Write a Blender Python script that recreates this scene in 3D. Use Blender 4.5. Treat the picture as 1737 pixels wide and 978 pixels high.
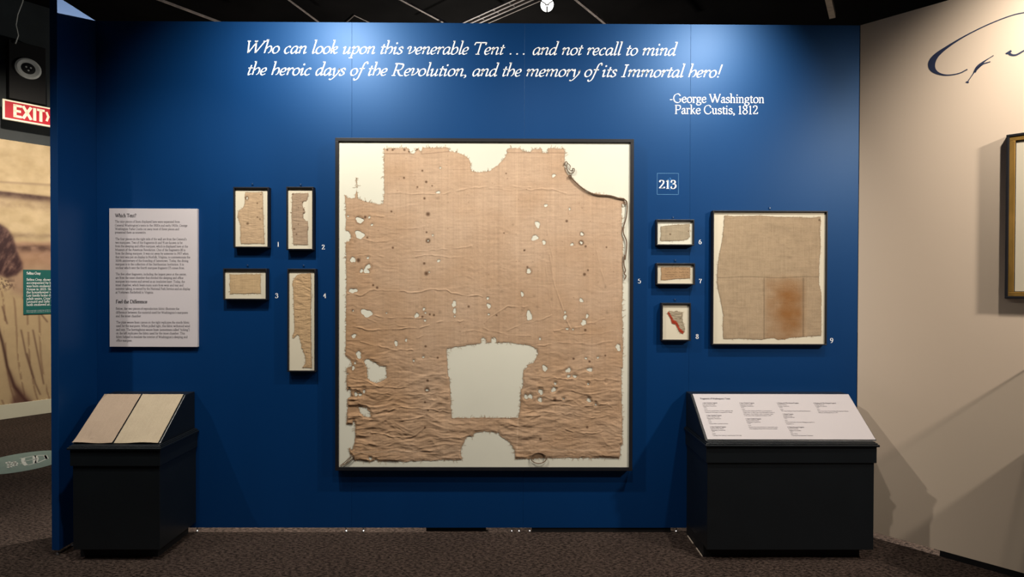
import bpy, bmesh, math, random
import numpy as np
from mathutils import Matrix, Vector

for o in list(bpy.data.objects):
    bpy.data.objects.remove(o)
C = bpy.context.scene
COL = C.collection
S2 = 2 ** -.5

# ------------------------------------------------------------------ camera
FPX, YAW, PITCH, ROLL, CAM_H, DIST = 925.1, .006, .0088, .0031, 1.744, 3.81
Fv = np.array([math.sin(YAW) * math.cos(PITCH), math.cos(YAW) * math.cos(PITCH), -math.sin(PITCH)])
Rv = np.array([math.cos(YAW), -math.sin(YAW), 0.])
Uv = np.cross(Rv, Fv)
R2 = Rv * math.cos(ROLL) + Uv * math.sin(ROLL)
U2 = -Rv * math.sin(ROLL) + Uv * math.cos(ROLL)
CAM = np.array([0., -DIST, CAM_H])
cd = bpy.data.cameras.new('camera')
cam = bpy.data.objects.new('camera', cd)
COL.objects.link(cam)
cd.sensor_width = 36
cd.lens = FPX / 1737 * 36
cd.clip_start = .02
M = Matrix(((R2[0], U2[0], -Fv[0], CAM[0]), (R2[1], U2[1], -Fv[1], CAM[1]), (R2[2], U2[2], -Fv[2], CAM[2]), (0, 0, 0, 1)))
cam.matrix_world = M
C.camera = cam

# ------------------------------------------------------------------ world, lamps, exposure
w = bpy.data.worlds.new('world')
C.world = w
w.use_nodes = True
w.node_tree.nodes['Background'].inputs[0].default_value = (.95, .97, 1, 1)
w.node_tree.nodes['Background'].inputs[1].default_value = .035
C.view_settings.view_transform = 'Standard'
C.view_settings.look = 'None'
C.view_settings.exposure = 0
C.view_settings.gamma = 1
C.view_settings.use_curve_mapping = False


def spot(name, loc, aim, power, angle, blend=1., col=(1, .93, .82), size=.05):
    d = bpy.data.lights.new(name, 'SPOT')
    d.energy = power
    d.spot_size = math.radians(angle)
    d.spot_blend = blend
    d.color = col
    d.shadow_soft_size = size
    o = bpy.data.objects.new(name, d)
    COL.objects.link(o)
    o.location = loc
    o.rotation_euler = (Vector(aim) - Vector(loc)).to_track_quat('-Z', 'Y').to_euler()
    return o


def point(name, loc, power, col=(1, .93, .82), size=.1):
    d = bpy.data.lights.new(name, 'POINT')
    d.energy = power
    d.color = col
    d.shadow_soft_size = size
    o = bpy.data.objects.new(name, d)
    COL.objects.link(o)
    o.location = loc
    return o


spot('wall_spot_west', (-1.45, -1.3, 3.98), (-1.0, 0, 2.3), 330, 122)
spot('wall_spot_east', (1.80, -1.3, 3.98), (.75, 0, 2.3), 320, 100)
spot('wall_spot_corner', (-2.15, -1.55, 3.9), (-2.4, 0, 1.2), 110, 70)
spot('cream_wall_spot', (2.80, -1.52, 3.78), (3.45, -.86, 2.75), 150, 116, col=(1, .90, .78))
spot('cream_wall_spot_far', (4.15, -2.85, 3.55), (3.2, -.75, 1.2), 500, 100, col=(1, .88, .76), size=.1)
spot('side_gallery_spot', (-4.3, -2.2, 4.2), (-3.6, .2, .6), 300, 60, col=(1, .95, .88))
spot('pedestal_spot', (.2, -2.3, 4.3), (.5, -.2, .5), 190, 80, col=(1, .92, .84))
spot('mural_spot', (-4.4, 1.2, 4.3), (-5.9, 3.2, 1.8), 620, 100, col=(1, .88, .72))
spot('rear_spot_beam', (.2, 3.0, 4.52), (-2.9, -.2, 3.4), 800, 24, .3, col=(.95, .97, 1), size=.03)
spot('rear_hall_lamp', (-1.5, .9, 2.6), (-1.5, .15, 0), 800, 100)
spot('rear_hall_lamp_east', (3.6, .4, 2.7), (2.9, -.25, 0), 800, 90)
point('rear_hall_bounce', (-.5, 4.5, 3.2), 240)

# ------------------------------------------------------------------ pixel helpers (photo 1737x978)


def rays(px, py):
    px = np.asarray(px, float)
    py = np.asarray(py, float)
    return Fv + ((px - 868.5) / FPX)[..., None] * R2 + ((489 - py) / FPX)[..., None] * U2


def on_plane(px, py, p0, n):
    d = rays(px, py)
    p0 = np.asarray(p0, float)
    n = np.asarray(n, float)
    t = ((p0 - CAM) @ n) / (d @ n)
    return CAM + d * t[..., None]


def on_wall(px, py, y=0.):
    return on_plane(px, py, (0, y, 0), (0, 1, 0))


def on_level(px, py, z=0.):
    return on_plane(px, py, (0, 0, z), (0, 0, 1))


# ------------------------------------------------------------------ noise
_rng = np.random.RandomState(7)
_LAT = _rng.rand(256, 256)


def vnoise(x, y, seed=0):
    x = np.asarray(x, float) + seed * 17.31
    y = np.asarray(y, float) + seed * 9.77
    xi = np.floor(x).astype(int)
    yi = np.floor(y).astype(int)
    fx = x - xi
    fy = y - yi
    fx = fx * fx * (3 - 2 * fx)
    fy = fy * fy * (3 - 2 * fy)
    a = _LAT[xi % 256, yi % 256]
    b = _LAT[(xi + 1) % 256, yi % 256]
    c = _LAT[xi % 256, (yi + 1) % 256]
    d = _LAT[(xi + 1) % 256, (yi + 1) % 256]
    return (a * (1 - fx) + b * fx) * (1 - fy) + (c * (1 - fx) + d * fx) * fy


def fbm(x, y, seed=0, o=4):
    s = 0
    a = .5
    for i in range(o):
        s = s + a * vnoise(x * 2 ** i, y * 2 ** i, seed + i * 3)
        a *= .5
    return s / (1 - .5 ** o)


def lin(c):
    c = np.asarray(c, float) / 255.
    return np.where(c <= .04045, c / 12.92, ((c + .055) / 1.055) ** 2.4)


# ------------------------------------------------------------------ materials
MATS = {}


def mat(name, col, rough=.6, spec=.5, metal=0., noise=None, bump=None, vcol=False, emit=None, coat=0):
    """noise=(scale, amount, stretch xyz)  bump=(scale, strength, dist, stretch)"""
    if name in MATS:
        return MATS[name]
    m = bpy.data.materials.new(name)
    m.use_nodes = True
    nt = m.node_tree
    b = nt.nodes['Principled BSDF']
    b.inputs['Base Color'].default_value = (*col, 1)
    b.inputs['Roughness'].default_value = rough
    b.inputs['Specular IOR Level'].default_value = spec
    b.inputs['Metallic'].default_value = metal
    tc = nt.nodes.new('ShaderNodeTexCoord')

    def nz(scale, st):
        mp = nt.nodes.new('ShaderNodeMapping')
        mp.inputs['Scale'].default_value = st
        nt.links.new(tc.outputs['Object'], mp.inputs[0])
        n = nt.nodes.new('ShaderNodeTexNoise')
        n.inputs['Scale'].default_value = scale
        n.inputs['Detail'].default_value = 4
        nt.links.new(mp.outputs[0], n.inputs['Vector'])
        return n
    src = None
    if vcol:
        a = nt.nodes.new('ShaderNodeVertexColor')
        a.layer_name = 'Col'
        src = a.outputs['Color']
        nt.links.new(src, b.inputs['Base Color'])
    if noise:
        n = nz(noise[0], noise[2])
        r = nt.nodes.new('ShaderNodeMapRange')
        r.inputs['To Min'].default_value = 1 - noise[1]
        r.inputs['To Max'].default_value = 1 + noise[1]
        r.inputs['From Min'].default_value = .25
        r.inputs['From Max'].default_value = .75
        nt.links.new(n.outputs['Fac'], r.inputs['Value'])
        v = nt.nodes.new('ShaderNodeVectorMath')
        v.operation = 'MULTIPLY'
        if src is None:
            v.inputs[0].default_value = col
        else:
            nt.links.new(src, v.inputs[0])
        nt.links.new(r.outputs[0], v.inputs[1])
        nt.links.new(v.outputs[0], b.inputs['Base Color'])
    if bump:
        n = nz(bump[0], bump[3])
        bp = nt.nodes.new('ShaderNodeBump')
        bp.inputs['Strength'].default_value = bump[1]
        bp.inputs['Distance'].default_value = bump[2]
        nt.links.new(n.outputs['Fac'], bp.inputs['Height'])
        nt.links.new(bp.outputs[0], b.inputs['Normal'])
    if emit:
        b.inputs['Emission Color'].default_value = (*emit[0], 1)
        b.inputs['Emission Strength'].default_value = emit[1]
    MATS[name] = m
    return m


BLUE = mat('blue_paint', (.0008, .026, .110), .50, .7, noise=(3, .05, (1, 1, .15)), bump=(60, .06, .002, (3, 3, .25)))
_b = BLUE.node_tree.nodes['Principled BSDF']
_b.inputs['Specular Tint'].default_value = (.10, .40, .92, 1)
_b.inputs['Coat Weight'].default_value = .17
_b.inputs['Coat Roughness'].default_value = .40
CREAM = mat('cream_paint', (.70, .575, .45), .62, .35, bump=(90, .08, .002, (1, 1, 1)))
PED = mat('charcoal_paint', (.0055, .0075, .0095), .36, .45, noise=(4, .12, (1, 1, 1)), bump=(120, .05, .001, (1, 1, 1)))
KICK = mat('black_laminate', (.006, .006, .007), .6, .3, noise=(5, .2, (1, 1, 1)))
FRAME = mat('black_frame_lacquer', (.010, .010, .013), .42, .4, noise=(12, .15, (1, 1, 1)))
MATB = mat('cream_mat_board', (.66, .65, .555), .85, .2, noise=(3, .03, (1, 1, 1)), bump=(300, .05, .001, (1, 1, 1)))
MATC = mat('warm_mat_board', (.62, .57, .45), .85, .2, noise=(3, .03, (1, 1, 1)), bump=(300, .05, .001, (1, 1, 1)))
PANEL = mat('lilac_white_panel', (.57, .53, .555), .55, .35, noise=(2, .02, (1, 1, 1)))
PAPER = mat('white_panel_print', (.43, .405, .42), .55, .35, noise=(2, .02, (1, 1, 1)))
WHITE = mat('white_vinyl', (.93, .93, .95), .5, .3, noise=(9, .02, (1, 1, 1)))
INK = mat('black_ink', (.025, .022, .028), .6, .3, noise=(9, .1, (1, 1, 1)))
NAVY = mat('navy_vinyl', (.022, .032, .075), .5, .3, noise=(9, .1, (1, 1, 1)))
PALE = mat('pale_blue_vinyl', (.10, .27, .52), .5, .3, noise=(9, .05, (1, 1, 1)))
FAINT = mat('faint_blue_vinyl', (.022, .13, .35), .5, .3, noise=(9, .05, (1, 1, 1)))
CLOTH = mat('aged_linen', (.5, .35, .22), .95, .1, vcol=True, noise=(160, .10, (1, 1, 3)), bump=(420, .35, .0015, (1, 1, 2.5)))
CORD = mat('brown_cord', (.17, .112, .075), .9, .1, noise=(200, .4, (1, 1, 1)), bump=(400, .5, .002, (1, 1, 1)))
GOLD = mat('gold_leaf', (.62, .36, .09), .34, .5, metal=.75, noise=(18, .25, (1, 1, .3)), bump=(60, .2, .002, (1, 1, 1)))
STEEL = mat('steel', (.6, .6, .62), .3, .5, metal=1., noise=(30, .1, (1, 1, 1)))
BLACK = mat('black_ceiling_paint', (.0045, .004, .004), .9, .1, noise=(2, .5, (1, 1, 1)))
SOFFIT = mat('slate_soffit_paint', (.030, .037, .041), .6, .3, noise=(3, .2, (1, 1, 1)))
RAIL = mat('pale_rail_metal', (.42, .36, .33), .5, .4, noise=(12, .4, (1, 1, 1)))
TRIMC = mat('cream_skirting_paint', (.62, .60, .47), .6, .3, noise=(3, .04, (1, 1, 1)))
TEAL = mat('teal_panel', (.012, .12, .11), .5, .3, noise=(4, .05, (1, 1, 1)))
RED = mat('exit_red', (.50, .006, .022), .5, .25, noise=(6, .05, (1, 1, 1)), emit=((.56, .01, .03), .12))
EXITW = mat('exit_cream', (.85, .78, .60), .4, .4, noise=(6, .05, (1, 1, 1)), emit=((.9, .8, .6), .25))
SPKW = mat('white_plastic', (.55, .57, .55), .5, .4, noise=(20, .1, (1, 1, 1)))
DECAL = mat('floor_decal_teal', (.17, .24, .22), .6, .3, noise=(8, .08, (1, 1, 1)))
DECW = mat('floor_decal_print', (.55, .58, .55), .6, .3, noise=(8, .08, (1, 1, 1)))
LENS = mat('lamp_lens', (1, 1, 1), .3, .5, noise=(3, .01, (1, 1, 1)), emit=((1, .97, .90), 2.6))
MURAL = mat('mural_print', (.5, .4, .3), .6, .3, vcol=True, noise=(8, .06, (1, 1, 1)))
OAK = mat('raw_edge_strip', (.48, .40, .32), .7, .2, noise=(20, .2, (1, 1, 1)))


def carpet():
    m = bpy.data.materials.new('carpet')
    m.use_nodes = True
    nt = m.node_tree
    b = nt.nodes['Principled BSDF']
    b.inputs['Roughness'].default_value = .95
    b.inputs['Specular IOR Level'].default_value = .1
    tc = nt.nodes.new('ShaderNodeTexCoord')
    mp = nt.nodes.new('ShaderNodeMapping')
    mp.inputs['Rotation'].default_value = (0, 0, math.radians(35))
    mp.inputs['Scale'].default_value = (1, 2.2, 1)
    nt.links.new(tc.outputs['Object'], mp.inputs[0])
    n1 = nt.nodes.new('ShaderNodeTexNoise')
    n1.inputs['Scale'].default_value = 38
    n1.inputs['Detail'].default_value = 6
    n1.inputs['Roughness'].default_value = .78
    nt.links.new(mp.outputs[0], n1.inputs['Vector'])
    n2 = nt.nodes.new('ShaderNodeTexNoise')
    n2.inputs['Scale'].default_value = 2.5
    n2.inputs['Detail'].default_value = 3
    nt.links.new(tc.outputs['Object'], n2.inputs['Vector'])
    r = nt.nodes.new('ShaderNodeValToRGB')
    r.color_ramp.elements[0].position = .42
    r.color_ramp.elements[0].color = (.008, .005, .004, 1)
    r.color_ramp.elements[1].position = .60
    r.color_ramp.elements[1].color = (.105, .074, .060, 1)
    nt.links.new(n1.outputs['Fac'], r.inputs[0])
    mx = nt.nodes.new('ShaderNodeMix')
    mx.data_type = 'RGBA'
    mx.blend_type = 'MULTIPLY'
    mx.inputs[0].default_value = .5
    nt.links.new(r.outputs[0], mx.inputs[6])
    nt.links.new(n2.outputs['Fac'], mx.inputs[7])
    nt.links.new(mx.outputs[2], b.inputs['Base Color'])
    bp = nt.nodes.new('ShaderNodeBump')
    bp.inputs['Strength'].default_value = .9
    bp.inputs['Distance'].default_value = .006
    nt.links.new(n1.outputs['Fac'], bp.inputs['Height'])
    nt.links.new(bp.outputs[0], b.inputs['Normal'])
    return m


CARPET = carpet()

# ------------------------------------------------------------------ object helpers


def link(name, me, m, parent=None):
    o = bpy.data.objects.new(name, me)
    COL.objects.link(o)
    if m is not None:
        me.materials.append(m)
    if parent is not None:
        o.parent = parent
    return o


def tag(o, label=None, cat=None, group=None, kind=None):
    if label:
        o['label'] = label
    if cat:
        o['category'] = cat
    if group:
        o['group'] = group
    if kind:
        o['kind'] = kind
    return o


def empty(name, loc=(0, 0, 0)):
    o = bpy.data.objects.new(name, None)
    o.empty_display_size = .05
    COL.objects.link(o)
    o.location = loc
    return o


class MB:
    def __init__(s, off=(0, 0, 0)):
        s.v = []
        s.f = []
        s.off = np.asarray(off, float)

    def add(s, vs, fs):
        n = len(s.v)
        s.v += [tuple(np.asarray(v, float) - s.off) for v in vs]
        s.f += [tuple(i + n for i in f) for f in fs]
        return s

    def box(s, a, b):
        x0, y0, z0 = a
        x1, y1, z1 = b
        vs = [(x0, y0, z0), (x1, y0, z0), (x1, y1, z0), (x0, y1, z0), (x0, y0, z1), (x1, y0, z1), (x1, y1, z1), (x0, y1, z1)]
        return s.hexa(vs)

    def hexa(s, vs):
        return s.add(vs, [(0, 3, 2, 1), (4, 5, 6, 7), (0, 1, 5, 4), (1, 2, 6, 5), (2, 3, 7, 6), (3, 0, 4, 7)])

    def bar(s, p, q, w_, h_=None):
        h_ = h_ or w_
        p = Vector(p)
        q = Vector(q)
        d = (q - p).normalized()
        u = d.cross(Vector((0, 0, 1)))
        if u.length < 1e-3:
            u = Vector((1, 0, 0))
        u.normalize()
        v = u.cross(d)
        vs = []
        for c in (p, q):
            for a, b in ((-1, -1), (1, -1), (1, 1), (-1, 1)):
                vs.append(tuple(c + u * a * w_ / 2 + v * b * h_ / 2))
        return s.add(vs, [(0, 3, 2, 1), (4, 5, 6, 7), (0, 1, 5, 4), (1, 2, 6, 5), (2, 3, 7, 6), (3, 0, 4, 7)])

    def tube(s, pts, r, n=8, closed=False):
        pts = [Vector(p) for p in pts]
        k = len(pts)
        rings = []
        ref = Vector((0, 1, 0))
        for i, p in enumerate(pts):
            d = (pts[(i + 1) % k] - pts[i - 1]) if closed or 0 < i < k - 1 else (pts[1] - pts[0] if i == 0 else pts[-1] - pts[-2])
            d.normalize()
            u = d.cross(ref)
            if u.length < 1e-3:
                u = d.cross(Vector((1, 0, 0)))
            u.normalize()
            v = u.cross(d)
            rr = r[i] if hasattr(r, '__len__') else r
            rings.append([tuple(p + u * math.cos(a) * rr + v * math.sin(a) * rr) for a in [2 * math.pi * j / n for j in range(n)]])
        vs = [q for ring in rings for q in ring]
        fs = []
        for i in range(k if closed else k - 1):
            i2 = (i + 1) % k
            for j in range(n):
                j2 = (j + 1) % n
                fs.append((i * n + j, i * n + j2, i2 * n + j2, i2 * n + j))
        if not closed:
            fs.append(tuple(range(n))[::-1])
            fs.append(tuple((k - 1) * n + j for j in range(n)))
        return s.add(vs, fs)

    def lathe(s, c, axis, prof, n=24):
        """prof = [(distance along axis, radius)]"""
        c = Vector(c)
        a = Vector(axis).normalized()
        u = a.cross(Vector((0, 0, 1)))
        if u.length < 1e-3:
            u = Vector((1, 0, 0))
        u.normalize()
        v = a.cross(u)
        vs = []
        for h, r in prof:
            for j in range(n):
                t = 2 * math.pi * j / n
                vs.append(tuple(c + a * h + u * math.cos(t) * r + v * math.sin(t) * r))
        fs = []
        for i in range(len(prof) - 1):
            for j in range(n):
                j2 = (j + 1) % n
                fs.append((i * n + j, i * n + j2, (i + 1) * n + j2, (i + 1) * n + j))
        fs.append(tuple(range(n))[::-1])
        fs.append(tuple((len(prof) - 1) * n + j for j in range(n)))
        return s.add(vs, fs)

    def build(s, name, m, parent=None, bevel=0, smooth=False, seg=2):
        me = bpy.data.meshes.new(name)
        me.from_pydata(s.v, [], s.f)
        me.validate()
        bm = bmesh.new()
        bm.from_mesh(me)
        bmesh.ops.recalc_face_normals(bm, faces=bm.faces)
        bm.to_mesh(me)
        bm.free()
        if smooth:
            me.polygons.foreach_set('use_smooth', [True] * len(me.polygons))
        o = link(name, me, m, parent)
        if bevel:
            md = o.modifiers.new('bevel', 'BEVEL')
            md.width = bevel
            md.segments = seg
            md.limit_method = 'ANGLE'
        return o


def struct(o):
    o['kind'] = 'structure'
    return o


# ------------------------------------------------------------------ pen lettering
# glyph = (advance, strokes); c = curve through points, l = straight, s = serif x,y,halfwidth, d = dot x,y,r
ROMAN = {
 'a': (38, 'c 7,32 12,40 19,42 26,38 27,31;l 27,33 27,8;c 27,10 29,2 33,0 38,4;c 27,26 14,22 6,15 6,6 13,0 20,1 27,8'),
 'b': (45, 'l 10,70 10,2;s 6,70,5;c 10,34 20,42 31,40 38,30 38,15 31,3 20,-1 10,5'),
 'c': (38, 'c 34,33 30,41 21,42 10,36 5,22 9,7 20,-1 30,3 35,9'),
 'd': (46, 'l 35,70 35,2;s 31,70,5;s 38,0,4;c 35,34 26,42 14,40 6,30 5,15 13,2 24,-1 35,7'),
 'e': (40, 'l 6,24 34,24;c 34,24 32,36 22,43 11,38 5,24 8,8 20,-1 30,3 36,10'),
 'f': (26, 'l 12,58 12,1;c 12,55 15,67 23,71 30,67;l 3,42 25,42;s 13,0,8'),
 'g': (41, 'c 19,42 9,38 7,28 12,18 20,16 30,20 31,30 27,39 19,42;l 28,39 39,40;c 14,17 7,10 12,4 26,3 36,-3 34,-14 22,-20 8,-17 3,-9 8,-1 14,3'),
 'h': (46, 'l 10,70 10,0;s 6,70,5;s 10,0,8;c 10,33 20,42 31,39 34,28;l 34,30 34,0;s 34,0,8'),
 'i': (21, 'l 10,42 10,0;s 7,42,4;s 10,0,7;d 10,60,5'),
 'j': (21, 'c 10,42 10,10 9,-12 2,-20;s 7,42,4;d 10,60,5'),
 'k': (43, 'l 10,70 10,0;s 6,70,5;s 10,0,8;l 31,41 11,18;l 18,25 35,0;s 31,42,6;s 36,0,7'),
 'l': (21, 'l 10,70 10,0;s 6,70,5;s 10,0,8'),
 'm': (64, 'l 10,42 10,0;s 6,42,5;s 10,0,7;c 10,33 18,42 28,40 31,30;l 31,31 31,0;s 31,0,7;c 31,33 40,42 50,40 53,30;l 53,31 53,0;s 53,0,7'),
 'n': (46, 'l 10,42 10,0;s 6,42,5;s 10,0,8;c 10,33 20,42 31,39 34,28;l 34,30 34,0;s 34,0,8'),
 'o': (44, 'c 22,42 10,37 5,21 10,5 22,-1 34,5 39,21 34,37 22,42'),
 'p': (45, 'l 10,42 10,-22;s 6,42,5;s 10,-22,8;c 10,34 20,42 31,40 38,28 36,10 26,0 16,0 10,5'),
 'q': (45, 'l 34,42 34,-22;s 34,-22,8;c 34,35 26,42 14,40 5,28 6,10 14,0 26,1 34,8'),
 'r': (30, 'l 10,42 10,0;s 6,42,5;s 10,0,8;c 10,32 17,41 24,42 28,38;d 27,38,3'),
 's': (34, 'c 28,32 25,40 17,42 8,38 8,28 20,22 30,15 28,4 17,-1 8,2 5,10'),
 't': (27, 'l 12,54 12,8;c 12,10 15,1 21,0 26,4;l 3,42 24,42'),
 'u': (45, 'l 10,42 10,12;c 10,14 14,2 23,0 33,8;l 33,42 33,2;s 6,42,5;s 29,42,5;s 37,0,4'),
 'v': (40, 'l 5,42 20,0;l 20,0 34,42;s 5,42,6;s 34,42,5'),
 'w': (60, 'l 5,42 18,0;l 18,0 29,40;l 29,40 41,0;l 41,0 54,42;s 5,42,6;s 29,42,6;s 54,42,5'),
 'x': (41, 'l 6,42 34,0;l 6,0 33,42;s 6,42,6;s 33,42,6;s 6,0,6;s 34,0,6'),
 'y': (40, 'l 5,42 20,2;l 34,42 14,-18;s 5,42,6;s 34,42,5;d 11,-18,4'),
 'z': (36, 'l 6,42 31,42;l 31,42 5,0;l 5,0 32,0'),
 'A': (64, 'l 4,0 30,66;l 30,66 57,0;l 13,23 47,23;s 5,0,7;s 57,0,8'),
 'B': (56, 'l 13,66 13,0;l 5,66 25,66;l 5,0 27,0;l 13,35 26,35;c 25,66 40,62 40,42 25,35;c 26,35 47,32 48,6 27,0'),
 'C': (62, 'c 55,50 48,63 35,67 15,58 6,33 15,8 35,-1 50,5 57,17'),
 'D': (68, 'l 13,66 13,0;l 5,66 28,66;l 5,0 28,0;c 27,66 50,62 61,34 50,5 27,0'),
 'E': (54, 'l 13,66 13,0;l 5,66 46,66;l 46,66 46,56;l 5,0 48,0;l 48,0 50,11;l 13,35 36,35'),
 'F': (50, 'l 13,66 13,0;l 5,66 45,66;l 45,66 45,55;s 13,0,8;l 13,35 35,35'),
 'G': (68, 'c 57,52 48,64 35,67 15,58 6,33 15,8 35,-1 48,2 58,9;l 58,9 58,28;s 57,28,8'),
 'H': (70, 'l 13,66 13,0;l 56,66 56,0;l 13,35 56,35;s 13,66,8;s 13,0,8;s 56,66,8;s 56,0,8'),
 'I': (30, 'l 15,66 15,0;s 15,66,9;s 15,0,9'),
 'J': (30, 'c 16,66 16,30 15,0 6,-12;s 16,66,9'),
 'K': (62, 'l 13,66 13,0;s 13,66,8;s 13,0,8;l 50,66 14,33;l 23,41 54,0;s 50,66,7;s 55,0,7'),
 'L': (52, 'l 13,66 13,0;s 13,66,8;l 5,0 48,0;l 48,0 50,14'),
 'M': (82, 'l 11,66 9,0;l 12,66 40,4;l 40,4 68,66;l 68,66 70,0;s 9,66,6;s 70,66,7;s 9,0,7;s 70,0,8'),
 'N': (70, 'l 11,66 11,0;l 11,64 57,2;l 57,66 57,0;s 8,66,7;s 57,66,7;s 11,0,7'),
 'O': (70, 'c 35,67 15,58 6,33 15,8 35,-1 55,8 64,33 55,58 35,67'),
 'P': (52, 'l 13,66 13,0;s 13,0,8;l 5,66 26,66;c 25,66 43,62 46,46 38,33 24,30 14,32'),
 'Q': (70, 'c 35,67 15,58 6,33 15,8 35,-1 55,8 64,33 55,58 35,67;c 35,0 48,-12 66,-16'),
 'R': (60, 'l 13,66 13,0;s 13,0,8;l 5,66 26,66;c 25,66 42,62 44,48 36,36 14,33;l 27,34 52,0;s 54,0,6'),
 'S': (46, 'c 38,52 34,64 23,67 10,61 10,44 24,35 40,26 40,8 26,-1 12,2 6,16'),
 'T': (60, 'l 30,66 30,0;s 30,0,9;l 5,66 55,66;l 5,67 4,54;l 55,67 56,54'),
 'U': (66, 'c 12,66 12,25 16,5 33,-1 50,5 54,25 54,66;s 12,66,8;s 54,66,7'),
 'V': (62, 'l 6,66 31,0;l 31,0 55,66;s 6,66,8;s 55,66,7'),
 'W': (90, 'l 6,66 27,0;l 27,0 45,60;l 42,66 63,0;l 63,0 84,66;s 6,66,8;s 42,66,7;s 84,66,6'),
 'Y': (60, 'l 6,66 30,32;l 30,32 54,66;l 30,32 30,0;s 6,66,7;s 54,66,6;s 30,0,8'),
 '0': (46, 'c 23,65 9,52 6,32 10,8 23,-1 37,8 40,32 37,56 23,65'),
 '1': (34, 'l 18,65 18,0;c 18,65 13,58 7,56;s 18,0,10'),
 '2': (44, 'c 8,50 10,61 20,65 32,60 34,46 24,28 5,2;l 5,3 38,3;l 38,3 40,14'),
 '3': (43, 'c 8,54 13,63 23,65 33,58 32,44 18,35;c 18,35 36,31 37,12 24,-1 11,2 6,12;d 9,12,4;d 9,52,4'),
 '4': (44, 'l 29,65 29,0;l 29,65 4,20;l 4,19 41,19;s 29,0,9'),
 '5': (43, 'l 12,62 35,64;l 12,62 10,36;c 10,36 24,41 37,33 37,10 24,-1 11,1 6,10;d 9,9,4'),
 '6': (45, 'c 35,64 16,54 6,26 11,5 24,-1 37,8 38,26 28,38 16,35 8,22'),
 '7': (42, 'l 6,63 38,63;l 6,65 5,50;c 38,63 28,42 20,22 18,0'),
 '8': (45, 'c 23,65 11,60 10,48 22,37 36,26 38,10 23,-1 8,8 8,22 22,34 34,44 34,58 23,65'),
 '9': (45, 'c 10,0 28,8 39,36 34,58 22,65 9,58 7,42 15,30 28,30 37,42'),
 '.': (18, 'd 9,3,4.5'), ',': (18, 'd 9,3,4.5;c 12,3 12,-6 6,-11'), ':': (18, 'd 9,4,4.5;d 9,36,4.5'),
 "'": (16, 'd 8,66,4.5;c 11,66 11,58 6,53'), '"': (26, 'd 8,66,4;c 10,66 10,58 6,53;d 19,66,4;c 21,66 21,58 17,53'),
 '!': (24, 'l 12,67 11,18;d 11,3,4.5'), '?': (38, 'c 7,52 10,63 20,67 31,61 32,48 20,35 18,20;d 18,3,4.5'),
 '(': (24, 'c 20,72 9,52 8,20 20,-14'), ')': (24, 'c 4,72 15,52 16,20 4,-14'), '-': (26, 'l 3,22 22,22'),
 ' ': (21, ''), '/': (30, 'l 2,-6 28,70'), '>': (44, 'l 6,58 36,34;l 36,34 6,10'),
}
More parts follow.
